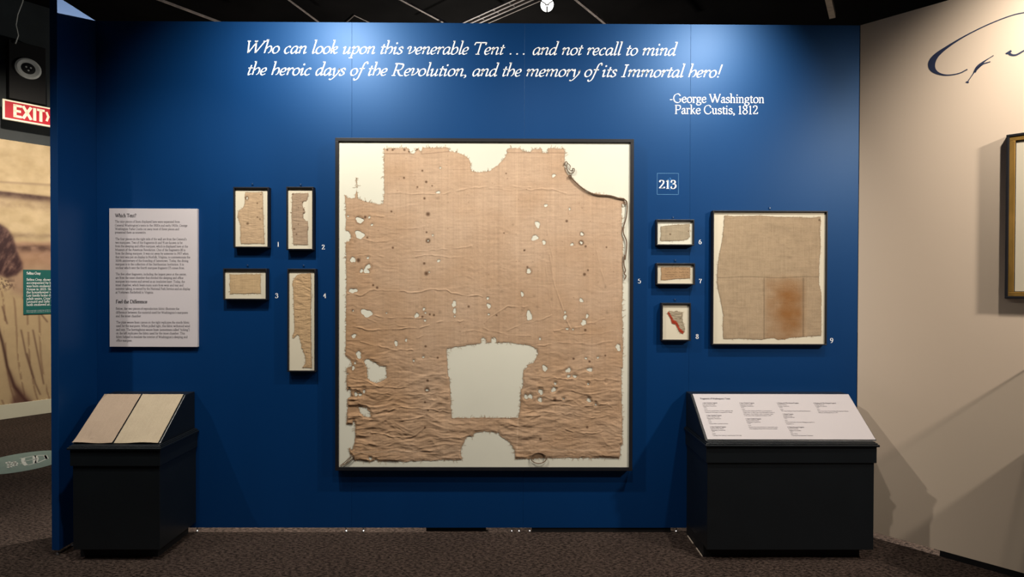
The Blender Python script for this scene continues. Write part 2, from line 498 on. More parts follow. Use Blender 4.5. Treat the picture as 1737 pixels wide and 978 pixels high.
ITALIC = {
 'a': (39, 'c 31,38 23,43 12,38 5,23 6,6 12,-1 20,4 30,22;l 32,42 30,12;c 30,12 31,1 35,0 41,7'),
 'b': (38, 'l 9,72 7,18;s 7,71,5;c 7,18 8,4 15,-1 26,3 34,18 32,36 25,42 15,36 8,22'),
 'c': (32, 'c 27,34 26,41 19,42 9,34 4,18 8,3 17,-1 28,7'),
 'd': (40, 'c 30,38 23,43 12,38 5,23 6,6 12,-1 20,4 30,22;l 34,73 30,12;s 30,72,5;c 30,12 31,1 35,0 41,7'),
 'e': (32, 'c 7,18 20,20 27,30 24,41 15,41 7,32 4,16 8,3 16,-1 28,7'),
 'f': (26, 'c 39,66 33,73 24,68 19,50 15,20 10,-10 3,-23 -5,-26 -11,-21;l 5,42 30,42;d 38,66,3;d -10,-20,3'),
 'h': (41, 'l 10,73 7,0;s 7,72,5;c 8,22 17,37 26,43 34,38 36,24 33,8 25,0'),
 'i': (22, 'c 2,33 7,41 12,42;l 11,42 9,10;c 9,10 10,1 14,0 21,7;d 12,60,4.5'),
 'k': (38, 'l 10,73 7,0;s 7,72,5;c 8,20 16,36 26,42 31,36 26,25 10,21;c 14,22 22,4 28,0 37,8'),
 'l': (20, 'l 12,73 9,10;s 9,72,5;c 9,10 10,1 13,0 20,7'),
 'm': (64, 'c 2,33 7,42 11,40 11,34;l 11,38 8,0;c 9,20 17,37 26,43 32,39 32,30;l 32,32 30,0;c 31,20 39,37 48,43 54,39 54,28;l 54,30 52,10;c 52,10 53,1 57,0 64,7'),
 'n': (43, 'c 2,33 7,42 11,40 11,34;l 11,38 8,0;c 9,20 17,37 26,43 33,39 33,28;l 33,30 31,10;c 31,10 32,1 36,0 43,7'),
 'o': (37, 'c 20,42 9,36 4,20 8,4 17,-1 28,5 34,21 30,37 20,42'),
 'p': (41, 'c 2,33 8,42 12,42;l 12,42 7,-24;s 6,-24,9;c 9,22 18,38 27,43 35,37 35,20 28,4 18,-1 9,5'),
 'r': (30, 'c 2,33 7,42 11,40 11,34;l 11,38 8,0;c 9,20 17,37 24,43 30,40;d 29,39,3'),
 's': (30, 'c 25,34 22,41 15,42 8,36 12,26 22,17 23,6 14,-1 5,1 3,8;d 25,35,2.5;d 4,7,2.5'),
 't': (23, 'l 14,55 9,11;c 9,11 10,1 14,0 22,7;l 2,41 24,42'),
 'u': (43, 'c 2,33 7,41 12,42;l 11,42 9,12;c 9,12 10,0 17,0 29,17;l 33,42 30,11;c 30,11 31,1 35,0 42,7'),
 'v': (38, 'c -2,30 -1,40 6,44 12,40 11,30 9,8;l 9,14 11,0;c 11,0 24,10 34,26 34,38 28,42'),
 'y': (38, 'c 2,33 7,42 11,40 12,22 13,4;c 13,4 14,-1 17,0;c 34,42 34,20 22,-5 8,-22 -2,-24;d -1,-22,3.5;l 34,42 32,24'),
 'g': (38, ''),
 'W': (92, 'l 8,66 17,0;l 17,0 47,62;l 44,66 53,0;l 53,0 87,66;s 8,66,8;s 44,66,8;s 87,66,8'),
 'T': (56, 'l 30,65 27,0;s 26,0,10;l 4,65 56,65;l 4,66 0,53;l 56,66 55,54'),
 'R': (60, 'l 16,66 12,0;s 12,0,9;l 6,66 28,66;c 27,66 46,62 46,46 36,35 14,33;c 26,34 36,10 46,0 58,0'),
 'I': (30, 'l 16,66 13,0;s 15,66,10;s 12,0,10'),
 '.': (33, 'd 14,3,4.5'), ',': (19, 'd 9,3,4.5;c 12,3 12,-6 6,-11'), '!': (26, 'l 15,70 11,18;d 10,3,4.5'), ' ': (23, ''),
}


def _spline(p, n=5):
    p = np.asarray(p, float)
    if len(p) < 3:
        return p
    closed = np.allclose(p[0], p[-1])
    q = np.vstack([p[-2] if closed else 2 * p[0] - p[1], p, p[1] if closed else 2 * p[-1] - p[-2]])
    out = []
    for i in range(1, len(q) - 2):
        a, b, c, d = q[i - 1], q[i], q[i + 1], q[i + 2]
        for k in range(n):
            t = k / n
            out.append(.5 * (2 * b + (c - a) * t + (2 * a - 5 * b + 4 * c - d) * t * t + (3 * b - a - 3 * c + d) * t ** 3))
    out.append(q[-2])
    return np.array(out)


def ribbon(pts, hw):
    """ribbon quads along a 2D path; hw(direction angle, fraction) -> half width"""
    d = np.gradient(pts, axis=0)
    ang = np.arctan2(d[:, 1], d[:, 0])
    nrm = np.stack([-np.sin(ang), np.cos(ang)], 1)
    fr = np.linspace(0, 1, len(pts))
    h = np.array([hw(a, f) for a, f in zip(ang, fr)])[:, None]
    L = pts + nrm * h
    Rr = pts - nrm * h
    n = len(pts)
    V = np.vstack([L, Rr])
    F = [(i, i + 1, n + i + 1, n + i) for i in range(n - 1)]
    return V, F


_gc = {}


def glyph(ch, italic, wt, contrast, nib, n):
    key = (ch, italic, wt, contrast, nib, n)
    if key in _gc:
        return _gc[key]
    tab = ITALIC if italic and ch in ITALIC else ROMAN
    adv, spec = tab.get(ch, ROMAN['.'])
    V = []
    F = []
    th = math.radians(nib)
    hmin = wt * contrast / 2

    def hw(a, f):
        return hmin + (wt / 2 - hmin) * abs(math.sin(a - th))

    def put(v, f):
        k = len(V)
        V.extend(v)
        F.extend(tuple(i + k for i in q) for q in f)
    for part in spec.split(';'):
        part = part.strip()
        if not part:
            continue
        k, rest = part[0], part[2:]
        if k in 'cl':
            pts = np.array([[float(t) for t in p.split(',')] for p in rest.split()])
            if k == 'c':
                pts = _spline(pts, n)
            v, f = ribbon(pts, hw)
            put(v, f)
        elif k == 's':
            x, y, h = [float(t) for t in rest.split(',')]
            t = max(hmin * 1.5, wt * .17)
            h = max(h, wt * .75)
            put([(x - h, y - t), (x + h, y - t), (x + h, y + t), (x - h, y + t)], [(0, 1, 2, 3)])
        else:
            x, y, r = [float(t) for t in rest.split(',')]
            r = max(r, wt * .52)
            m = 10 if n > 2 else 6
            put([(x + r * math.cos(6.2832 * i / m), y + r * math.sin(6.2832 * i / m)) for i in range(m)], [tuple(range(m))])
    V = np.array(V) if V else np.zeros((0, 2))
    if italic and len(V):
        V = V.copy()
        V[:, 0] += V[:, 1] * .24
    _gc[key] = (adv, V, F)
    return _gc[key]


def text_geo(s, wt=8, italic=False, contrast=.4, nib=28, n=4):
    """returns V (units of em/100), F, width"""
    x = 0
    V = []
    F = []
    k = 0
    for ch in s:
        adv, v, f = glyph(ch, italic, wt, contrast, nib, n)
        if len(v):
            V.append(v + np.array([x, 0]))
            F.extend(tuple(i + k for i in q) for q in f)
            k += len(v)
        x += adv
    V = np.vstack(V)
    if italic:
        y = V[:, 1]
        y2 = np.where(y < 0, y, np.where(y < 42, y * .88, 36.96 + (y - 42) * 1.163))
        V[:, 0] += (y2 - y) * .24
        V[:, 1] = y2
    x0, x1 = V[:, 0].min(), V[:, 0].max()
    V[:, 0] -= x0
    return V, F, x1 - x0


def word_meshes(txt, origin, width, em, name, m, parent, off, **kw):
    """one mesh per word, the whole line fitted to width"""
    V, F, w_ = text_geo(txt, **kw)
    sx, sy = width / w_, em / 100
    P = np.asarray(origin, float) + V[:, :1] * sx * X3 + V[:, 1:] * sy * Z3 - np.asarray(off)
    P[:, 2] += 0
    k = x = 0
    runs = []
    new = True
    for ch in txt:
        n = len(glyph(ch, kw.get('italic', False), kw.get('wt', 8), kw.get('contrast', .4), kw.get('nib', 28), kw.get('n', 4))[1])
        if ch == ' ':
            new = True
        elif new or ch == '.':
            runs.append([k, k + n])
            new = False
        else:
            runs[-1][1] = k + n
        k += n
    for a, b in runs:
        me = bpy.data.meshes.new(name)
        me.from_pydata(P[a:b].tolist(), [], [tuple(i - a for i in q) for q in F if a <= q[0] < b])
        link(name, me, m, parent)


class Lines:
    """collects text lines on a plane into one mesh"""

    def __init__(s, off=(0, 0, 0)):
        s.V = []
        s.F = []
        s.k = 0
        s.off = np.asarray(off, float)

    def line(s, txt, origin, ux, uy, width=None, em=None, **kw):
        """origin: 3D baseline start; ux, uy unit vectors; width: fit (m) ; em: size (m)"""
        V, F, w_ = text_geo(txt, **kw)
        sy = (em or width / w_ * 100) / 100
        sx = (width / w_) if width else sy
        P = np.asarray(origin, float) + V[:, :1] * sx * np.asarray(ux) + V[:, 1:] * sy * np.asarray(uy)
        s.V.append(P - s.off)
        s.F.extend(tuple(i + s.k for i in q) for q in F)
        s.k += len(P)

    def flat(s, V2, F, origin, ux, uy):
        P = np.asarray(origin, float) + V2[:, :1] * np.asarray(ux) + V2[:, 1:] * np.asarray(uy)
        s.V.append(P - s.off)
        s.F.extend(tuple(i + s.k for i in q) for q in F)
        s.k += len(P)

    def build(s, name, m, parent=None):
        me = bpy.data.meshes.new(name)
        me.from_pydata(np.vstack(s.V).tolist(), [], s.F)
        return link(name, me, m, parent)


X3 = np.array([1., 0, 0])
Z3 = np.array([0., 0, 1])

# ================================================================== STRUCTURE
XL, XR, H = -2.8646, 2.4467, 3.554
WB = .034            # gap under the free-standing walls
seams = [XL, float(on_wall(597, 40)[0]), float(on_wall(890, 40)[0]), float(on_wall(1172, 40)[0]), XR]

fl = MB().add([(-16, -7, 0), (14, -7, 0), (14, 16, 0), (-16, 16, 0)], [(0, 1, 2, 3)]).build('floor', CARPET)
struct(fl)
wb = struct(empty('wall_back', (0, 0, 0)))
for i in range(4):
    MB().box((seams[i] + .0003, 0, WB), (seams[i + 1] - .0003, .02, H)).build('wall_panel', BLUE, wb, bevel=.0007)
MB().box((XL, .0205, 3.40), (XR, .055, 3.50)).box((XL, .0205, .2), (XR, .055, .3)).build('stud_frame', OAK, wb)
for sx in seams[1:4]:  # unseen backing strips, added to keep rear lamp light from leaking through seams
    MB().box((sx - .04, .0205, WB), (sx + .04, .03, 3.39)).build('seam_light_stop', OAK, wb)
# things standing in the gap under the wall: feet, packing battens


def foot(px, parent, y=-.0, p=None):
    q = p if p is not None else on_wall(px, 902)
    x, yy = float(q[0]), float(q[1])
    MB().lathe((x, yy + .012, 0), (0, 0, 1), [(0, .011), (.008, .0095), (.014, .004), (WB + .003, .0038)], 10).build('levelling_foot', STEEL, parent, smooth=False)


for px in (333, 586, 615.5, 868, 880.5, 898.5, 1148):
    foot(px, wb)


def gapblock(px0, px1, parent, yb=.035, name='packing_batten'):
    a = float(on_wall(px0, 900)[0])
    b = float(on_wall(px1, 900)[0])
    MB().box((a, yb, 0), (b, yb + .03, WB - .002)).build(name, KICK, parent)


gapblock(722, 824, wb, .022)
gapblock(902, 1138, wb, .006)

wl = struct(empty('wall_left', (XL, 0, 0)))
RD = .325
MB((XL, 0, 0)).box((XL - .048, -RD, WB), (XL - .0005, .055, H)).build('return_panel', BLUE, wl, bevel=.0015)
wl.children[0].data.transform(Matrix.Translation((0, 0, 0)))
for q in ((XL - .024, -RD + .02), (XL - .024, -RD + .14)):
    MB((XL, 0, 0)).lathe((q[0], q[1], 0), (0, 0, 1), [(0, .012), (.01, .01), (.015, .004), (WB + .002, .004)], 10).build('levelling_foot', STEEL, wl)


# cream wall at 45 degrees
def cw(t, off, z):
    """t along the wall from the corner towards the viewer, off = out of the wall"""
    return (XR + t * S2 - off * S2, -t * S2 - off * S2, z)


wr = struct(empty('wall_right', (XR, 0, 0)))
CT = 4.3


def cbox(mb, t0, t1, o0, o1, z0, z1):
    return mb.hexa([cw(t0, o0, z0), cw(t1, o0, z0), cw(t1, o1, z0), cw(t0, o1, z0), cw(t0, o0, z1), cw(t1, o0, z1), cw(t1, o1, z1), cw(t0, o1, z1)])


cbox(MB((XR, 0, 0)), .003, CT, 0, -.02, WB + .004, H).build('wall_panel', CREAM, wr, bevel=.001)
tb = on_plane(1594, 938, (XR, 0, 0), (S2, S2, 0))
tcut = math.hypot(float(tb[0]) - XR, float(tb[1]))
cbox(MB((XR, 0, 0)), tcut, CT, -.001, -.05, 0, WB + .003).build('packing_batten', KICK, wr)

ce = MB().add([(-16, -7, 5.4), (14, -7, 5.4), (14, 16, 5.4), (-16, 16, 5.4)], [(0, 3, 2, 1)]).build('ceiling', BLACK)
struct(ce)

# ------------------------------------------------------------------ mural wall, far left
mp0 = on_level(45, 705, 0)
ang = math.radians(50.5)          # direction of the mural wall in plan
MD = np.array([math.cos(ang), math.sin(ang), 0.])
MN = np.array([math.sin(ang), -math.cos(ang), 0.])   # towards the room


def on_mural(px, py, off=0.):
    return on_plane(px, py, mp0 + MN * off, MN)


wm = struct(empty('wall_mural', tuple(mp0)))


def mwall(name, m, s0, s1, z0, z1, o0, o1, parent=wm, bevel=0):
    base = mp0
    vs = []
    for z in (z0, z1):
        for s_, o_ in ((s0, o0), (s1, o0), (s1, o1), (s0, o1)):
            p = base + MD * s_ + MN * o_
            vs.append((p[0], p[1], z))
    return MB(tuple(base)).hexa(vs).build(name, m, parent, bevel=bevel)


zt = float(on_mural(45, 242)[2])
zb = float(on_mural(45, 681)[2])
mwall('wall_board', SOFFIT, -3, 3.2, zb, zt, -.1, -.004)
mwall('soffit', SOFFIT, -3, 3.2, zt, 5.39, -.1, .0)
bs = mwall('baseboard_mural', TRIMC, -3, 3.2, 0, zb, -.1, .012, None, .002)
bs.location = tuple(mp0)
struct(bs)

# mural print (flat printed poster, one grid mesh, colour per vertex)
GX = np.arange(-110, 150, 1.6)
GY = np.arange(232, 700, 1.6)
gx, gy = np.meshgrid(GX, GY)
P = on_mural(gx, gy)
P[..., 2] = np.clip(P[..., 2], zb, zt)
base = np.array([222, 196, 154.]) + (fbm(gx / 22, gy / 14, 3)[..., None] - .5) * 46
dark = np.array([84, 58, 52.])


def blend(c, k, col):
    return c * (1 - k[..., None]) + np.asarray(col, float) * k[..., None]


def band(y0, s, up, dn, a):
    yy = gy - (y0 + s * gx)
    return a * np.where(yy < 0, np.exp(-(yy / up) ** 2), np.exp(-(yy / dn) ** 2))


c = base
c = blend(c, band(308, .06, 1.5, 2.5, .25), dark)
c = blend(c, np.clip(band(326, .11, 2.5, 9, .85) * (.8 + .5 * fbm(gx / 9, gy / 6, 5)), 0, 1), dark)
c = blend(c, band(344, .1, 5, 9, .3) * fbm(gx / 9, gy / 7, 8), dark)
c = blend(c, band(398, .02, 4, 5, .45) * (fbm(gx / 14, gy / 6, 11)), dark)
low = 1 / (1 + np.exp(-(gy - 411) / 1.5)) * 1 / (1 + np.exp((gy - 458 + gx * .05) / 5))
c = blend(c, low * .55, [168, 116, 96])
c = blend(c, band(418, .02, 4, 8, .8), dark)
c = blend(c, low * np.clip(fbm(gx / 16, gy / 10, 14) * 1.6 - .6, 0, 1), [205, 165, 140])


def sdf(px, py, poly):
    poly = np.asarray(poly, float)
    d = np.full(px.shape, 1e9)
    ins = np.zeros(px.shape, bool)
    n = len(poly)
    for i in range(n):
        ax, ay = poly[i]
        bx, by = poly[(i + 1) % n]
        ex, ey = bx - ax, by - ay
        L = ex * ex + ey * ey + 1e-12
        t = np.clip(((px - ax) * ex + (py - ay) * ey) / L, 0, 1)
        dd = (px - ax - t * ex) ** 2 + (py - ay - t * ey) ** 2
        d = np.minimum(d, dd)
        if ay != by:
            cr = ((ay > py) != (by > py)) & (px < (bx - ax) * (py - ay) / (by - ay) + ax)
            ins ^= cr
    d = np.sqrt(d)
    return np.where(ins, -d, d)


def soft(poly, e=1.5):
    return 1 / (1 + np.exp(np.clip(sdf(gx, gy, poly) / e, -30, 30)))


def linedist(px, py, pts):
    d = np.full(px.shape, 1e9)
    for (ax, ay), (bx, by) in zip(pts[:-1], pts[1:]):
        ex, ey = bx - ax, by - ay
        t = np.clip(((px - ax) * ex + (py - ay) * ey) / (ex * ex + ey * ey + 1e-9), 0, 1)
        d = np.minimum(d, (px - ax - t * ex) ** 2 + (py - ay - t * ey) ** 2)
    return np.sqrt(d)


dress = [(-110, 520), (-30, 500), (0, 488), (20, 500), (48, 510), (90, 545), (160, 600), (160, 720), (-110, 720)]
kd = soft(dress, 3)
c = blend(c, soft([(30, 462), (92, 450), (92, 520), (60, 515), (20, 498), (12, 470)], 4) * .6, [178, 140, 122])
c = blend(c, kd, [216, 188, 146])
fold = np.abs(np.sin((gx - (gy - 500) * .22 - 12 * np.sin(gy / 60)) / 6.5 + 1.5 * vnoise(gx / 40, gy / 60, 4)))
c = blend(c, kd * np.clip(1 - fold * 2.4, 0, 1) * .5 * (fbm(gx / 6, gy / 16, 21) > .42), [120, 84, 66])
c = blend(c, np.exp(-(linedist(gx, gy, [(-6, 545), (4, 580), (12, 620), (24, 655), (44, 680), (66, 692)]) / 2.6) ** 2) * .85, [78, 50, 42])
c = blend(c, soft([(16, 632), (26, 650), (46, 672), (66, 692), (16, 696), (24, 668)], 2.5) * .8, [92, 56, 50])
for q in ([(40, 505), (58, 518), (80, 545)], [(36, 560), (44, 600), (56, 640)], [(4, 520), (12, 548)], [(56, 560), (66, 610), (74, 650)], [(46, 600), (60, 650), (68, 668)]):
    c = blend(c, np.exp(-(linedist(gx, gy, q) / 1.6) ** 2) * .55, [96, 64, 54])
hair = [(-60, 385), (-30, 368), (0, 380), (12, 388), (22, 402), (28, 425), (38, 447), (38, 456), (28, 466), (12, 471), (0, 466), (-40, 470), (-70, 440)]
kh = soft(hair, 1.3)
c = blend(c, kh, [70, 44, 46])
c = blend(c, kh * np.clip(fbm((gx + gy * .7) / 5, (gy - gx * .9) / 16, 31) * 2.4 - 1.05, 0, 1) * .8, [170, 132, 116])
c = blend(c, soft([(-30, 470), (8, 472), (24, 476), (22, 488), (0, 492), (-30, 500)], 2) * .7 * (fbm(gx / 3, gy / 3, 33) > .5), [90, 66, 60])


def grid_mesh(name, P, colr, m, parent, off, mask=None, smooth=True):
    ny, nx = P.shape[:2]
    idx = np.arange(ny * nx).reshape(ny, nx)
    q = np.stack([idx[:-1, :-1], idx[1:, :-1], idx[1:, 1:], idx[:-1, 1:]], -1).reshape(-1, 4)
    if mask is not None:
        mk = mask.reshape(-1)
        q = q[mk[q].all(1)]
        used = np.zeros(ny * nx, bool)
        used[q.reshape(-1)] = True
        remap = np.cumsum(used) - 1
        q = remap[q]
        V = P.reshape(-1, 3)[used]
        cc = colr.reshape(-1, 3)[used]
    else:
        V = P.reshape(-1, 3)
        cc = colr.reshape(-1, 3)
    me = bpy.data.meshes.new(name)
    me.vertices.add(len(V))
    me.vertices.foreach_set('co', (V - np.asarray(off)).astype(np.float32).reshape(-1))
    me.loops.add(len(q) * 4)
    me.loops.foreach_set('vertex_index', q.astype(np.int32).reshape(-1))
    me.polygons.add(len(q))
    me.polygons.foreach_set('loop_start', np.arange(0, len(q) * 4, 4, dtype=np.int32))
    me.polygons.foreach_set('loop_total', np.full(len(q), 4, dtype=np.int32))
    if smooth:
        me.polygons.foreach_set('use_smooth', np.ones(len(q), bool))
    me.update(calc_edges=True)
    a = me.color_attributes.new('Col', 'FLOAT_COLOR', 'POINT')
    a.data.foreach_set('color', np.hstack([cc, np.ones((len(cc), 1))]).astype(np.float32).reshape(-1))
    return link(name, me, m, parent)


mu = grid_mesh('wall_mural_print', P, np.clip(lin(np.clip(c, 0, 255)) * .72, 0, 1), MURAL, None, tuple(mp0))
mu.location = tuple(mp0)
tag(mu, 'sepia portrait mural of a woman in a pale dress behind the blue wall', 'mural')

# teal caption panel on the mural
gp = on_mural(39, 457, .012)
gl = empty('caption_panel', tuple(gp))
s_of = lambda px, py, off=.012: float((on_mural(px, py, off) - mp0) @ MD)
s0, s1 = s_of(39.5, 495), s_of(118, 495)
z0, z1 = float(on_mural(42, 533, .012)[2]), float(on_mural(42, 457, .012)[2])


def mplate(name, m, s0, s1, z0, z1, o0, o1, parent, org, bevel=0):
    vs = []
    for z in (z0, z1):
        for s_, o_ in ((s0, o0), (s1, o0), (s1, o1), (s0, o1)):
            p = mp0 + MD * s_ + MN * o_
            vs.append((p[0], p[1], z))
    return MB(tuple(org)).hexa(vs).build(name, m, parent, bevel=bevel)


mplate('board', TEAL, s0, s1, z0, z1, .001, .012, gl, gp)
tx = Lines(gp)
for i, (py, txt, px1, wt) in enumerate([(465, 'Selina Gray', 69, 13), (475.5, 'Selina Gray, shown here,', 99, 10), (481, 'accompanied by her children,', 112, 10),
        (486.5, 'was born enslaved at Arlington', 113, 10), (492, 'House in 1823. She was', 99, 10), (497.2, 'the housekeeper to the', 97, 10),
        (502.6, 'Lee family home during her', 105, 10), (508, "adult years. Gray's parents,", 108, 10), (513.2, 'Leonard and Sally Norris, were', 112, 10), (518.4, 'both enslaved at Arlington.', 109, 10)]):
    a = on_mural(45, py, .013)
    b = on_mural(px1, py, .013)
    tx.line(txt, a, MD, Z3, width=float((b - a) @ MD), em=.043 if i else .048, wt=wt, n=2)
for py in (527, 529.5):
    a = on_mural(45, py, .013)
    tx.line('Photograph courtesy of the National Park Service', a, MD, Z3, width=.42, em=.014, wt=7, n=1)
tx.build('lettering', WHITE, gl)
tag(gl, 'teal caption panel with white text on the sepia mural', 'text panel')

# exit sign
ep = on_mural(5, 200, .3)
ex = empty('exit_sign', tuple(ep))
s0, s1 = s_of(4.5, 185, .3), s_of(98, 185, .3)
z0, z1 = float(on_mural(5, 201, .3)[2]), float(on_mural(5, 167, .3)[2])
mplate('border', EXITW, s0, s1, z0, z1, .26, .299, ex, ep, .003)
eb = .02
mplate('face', RED, s0 + eb, s1 - eb, z0 + eb, z1 - eb, .28, .302, ex, ep)
tx = Lines(ep)


def block(ch, s_, wd):
    hh = (z1 - z0) * .66
    zz = z0 + (z1 - z0) * .17
    tk = .030
    q = {'E': [[(0, 0), (0, 1)], [(0, 1), (1, 1)], [(0, .5), (.85, .5)], [(0, 0), (1, 0)]], 'X': [[(0, 0), (1, 1)], [(0, 1), (1, 0)]],
         'I': [[(.5, 0), (.5, 1)]], 'T': [[(.5, 0), (.5, 1)], [(0, 1), (1, 1)]], '>': [[(0, .85), (1, .5)], [(1, .5), (0, .15)]]}[ch]
    for seg in q:
        pts = np.array([[tk / 2 + p[0] * (wd - tk), tk / 2 + p[1] * (hh - tk)] for p in seg])
        d = pts[1] - pts[0]
        d = d / np.linalg.norm(d)
        pts = np.array([pts[0] - d * tk * .45, pts[1] + d * tk * .45])
        V, F = ribbon(pts, lambda a, f: tk * (.5 if ch != '>' else .38))
        tx.flat(V, F, mp0 + MD * s_ + MN * .303 + Z3 * zz, MD, Z3)


ew = s1 - s0
for ch, a, b in (('E', 22.6, 37.2), ('X', 37.4, 54.5), ('I', 55.6, 62), ('T', 62.5, 76), ('>', 77, 84.3)):
    sa, sb_ = s_of(a, 185, .303), s_of(b, 185, .303)
    block(ch, sa, sb_ - sa)
tx.build('lettering', EXITW, ex)
tag(ex, 'red exit sign with cream letters and arrow above the mural', 'sign')

# speaker on black box, cable
sp = on_mural(47, 175, .2)
sb = empty('ceiling_speaker', tuple(sp))
mplate('enclosure', KICK, s_of(15, 120, .2), s_of(78, 120, .2), float(on_mural(47, 172, .2)[2]), float(on_mural(47, 74, .2)[2]), .001, .2, sb, sp, .006)
cc_ = on_mural(47.5, 117, .2)
MB(tuple(sp)).lathe(cc_, tuple(MN), [(.0, .13), (.02, .13), (.03, .11), (.022, .072), (.022, .068)], 28).build('ring', SPKW, sb, smooth=False)
MB(tuple(sp)).lathe(cc_ + MN * .018, tuple(MN), [(.0, .07), (.008, .07), (.012, .04), (.01, .03)], 20).build('cone', KICK, sb)
for a in (0, 1, 2):
    t = a * 2.094 + .5
    q = cc_ + MN * .03 + MD * .026 * math.cos(t) + Z3 * .026 * math.sin(t)
    MB(tuple(sp)).lathe(q, tuple(MN), [(0, .011), (.004, .009)], 8).build('tweeter', SPKW, sb)
tag(sb, 'black speaker box with round white ring above the exit sign', 'speaker')
cb = MB(tuple(sp))
cb.tube([tuple(on_mural(x, y, .22)) for x, y in ((40, -14), (38, 4), (30, 24), (27, 42), (31, 60), (26, 74))], .0075, 6)
o = cb.build('speaker_cable', SPKW, None, smooth=True)
o.location = tuple(sp)
tag(o, 'thin grey cable hanging down to the black speaker box', 'cable')

# floor decal
dc = on_level(38, 783, 0)
R0 = .36
dcl = empty('floor_decal', (dc[0], dc[1], 0))
MB(tuple(dc)).lathe((dc[0], dc[1], .001), (0, 0, 1), [(0, R0), (.001, R0)], 56).build('disc', DECAL, dcl)
tx = Lines(dc)


def fline(pts, wpx=.9):
    for a, b in zip(pts[:-1], pts[1:]):
        A = on_level(a[0] / 10.87, 740 + a[1] / 10.87, .003)
        B = on_level(b[0] / 10.87, 740 + b[1] / 10.87, .003)
        V, F = ribbon(np.array([A[:2], B[:2]]), lambda *_: .009 * wpx)
        tx.flat(V - dc[:2], F, (dc[0], dc[1], .003), (1, 0, 0), (0, 1, 0))


fline([(430, 395), (425, 440), (450, 500), (490, 530)], 1.6)
fline([(430, 395), (630, 350), (830, 345), (860, 410), (700, 480), (490, 530)])
fline([(830, 345), (870, 410)], 1.5)
fline([(440, 455), (690, 405)])
fline([(630, 350), (640, 490)], 1.4)
fline([(660, 350), (690, 410), (660, 490)], 1.2)
fline([(360, 400), (410, 395)], .6)
fline([(365, 500), (430, 495)], .6)
for x, y in ((125, 480), (150, 520), (150, 560), (230, 480), (260, 500), (250, 530)):
    fline([(x, y - 12), (x + 45, y - 18), (x + 50, y + 8), (x + 5, y + 12), (x, y - 12)], 1.1)
tx.build('print', DECW, dcl)
tag(dcl, 'round grey-green distancing sticker on the carpet beside the blue wall', 'floor sticker')

# ------------------------------------------------------------------ ceiling rails and rear lamp


def rail(a, b, z, wd, label, name='ceiling_rail', cat='rail', n=1, m=RAIL, ext=1.6):
    A = on_level(a[0], a[1], z)
    B = on_level(b[0], b[1], z)
    d = (A - B)
    A = A + d * .25
    B = B - d * ext
    lim = 15
    k = MB(tuple(A))
    nrm = np.array([-d[1], d[0], 0]) / np.linalg.norm(d[:2])
    for i in range(n):
        o_ = nrm * (i - (n - 1) / 2) * wd * 3.2
        k.bar(A + o_, B + o_, wd, wd)
    if n > 1:
        L = np.linalg.norm(B - A)
        for i in range(int(L / .22)):
            p = A + (B - A) * (i + .5) / int(L / .22)
            k.bar(p - nrm * wd * 1.6 * (n - 1), p + nrm * wd * 1.6 * (n - 1), wd * .35, wd * .35)
    o = k.build(name, m, None)
    o.location = tuple(A)
    tag(o, label, cat)
    return o


rail((272, 0), (368, 36), 4.9, .022, 'bright thin rail under the ceiling, leftmost of all')
rail((490, 0), (541, 38), 4.9, .014, 'thin pale rail rising left of the small peaked wire')
rail((683, 0), (756, 39), 4.9, .026, 'pinkish rail under the ceiling left of the lattice track')
rail((885, 0), (795, 40), 4.8, .020, 'double lattice lighting track rising towards the rear spotlight', n=3, name='lattice_track', cat='track')
rail((909, 4), (830, 38), 5.0, .014, 'faint thin rail close beside the lattice track')
rail((979, 0), (1029, 41), 4.9, .030, 'dull beige rail just right of the rear spotlight')
rail((1404, -10), (1412, 26), 4.8, .06, 'short wide bronze rail end near the cream wall', ext=.02, n=1, name='ceiling_bracket', cat='bracket', m=OAK)
q = [on_level(x, y, 5.385) for x, y in ((560, 62), (601, 26), (660, 54))]
o = MB(tuple(q[1])).tube([tuple(p) for p in q], .008, 6).build('suspension_wire', RAIL, None)
o.location = tuple(q[1])
tag(o, 'small peaked wire showing above the wall seam', 'wire')

lp = on_plane(928, 8, (0, 1.9, 0), (0, 1, 0))
rl = empty('track_spotlight', tuple(lp))
ax = (CAM - lp)
ax = ax / np.linalg.norm(ax)
MB(tuple(lp)).lathe(lp - ax * .20, tuple(ax), [(0, .045), (.03, .06), (.17, .075), (.20, .078), (.2, .07), (.17, .066)], 24).build('housing', KICK, rl, smooth=False)
MB(tuple(lp)).lathe(lp - ax * .015, tuple(ax), [(0, .068), (.002, .068)], 24).build('lens', LENS, rl)
k = MB(tuple(lp))
ux_ = np.cross(ax, Z3)
ux_ /= np.linalg.norm(ux_)
uz_ = np.cross(ux_, ax)
for t in (.52, 2.62, 4.71):
    dr = ux_ * math.cos(t) + uz_ * math.sin(t)
    k.bar(lp + dr * .015, lp + dr * .072, .013, .004)
k.bar(lp - ux_ * .022, lp + ux_ * .022, .012, .006)
k.build('louvre', KICK, rl)
MB(tuple(lp)).bar(lp - ax * .12, (lp[0], lp[1] + .1, 5.4), .02).build('stem', KICK, rl)
tag(rl, 'lit spotlight with three-spoke louvre above the top of the blue wall', 'spotlight')

# ================================================================== PEDESTALS


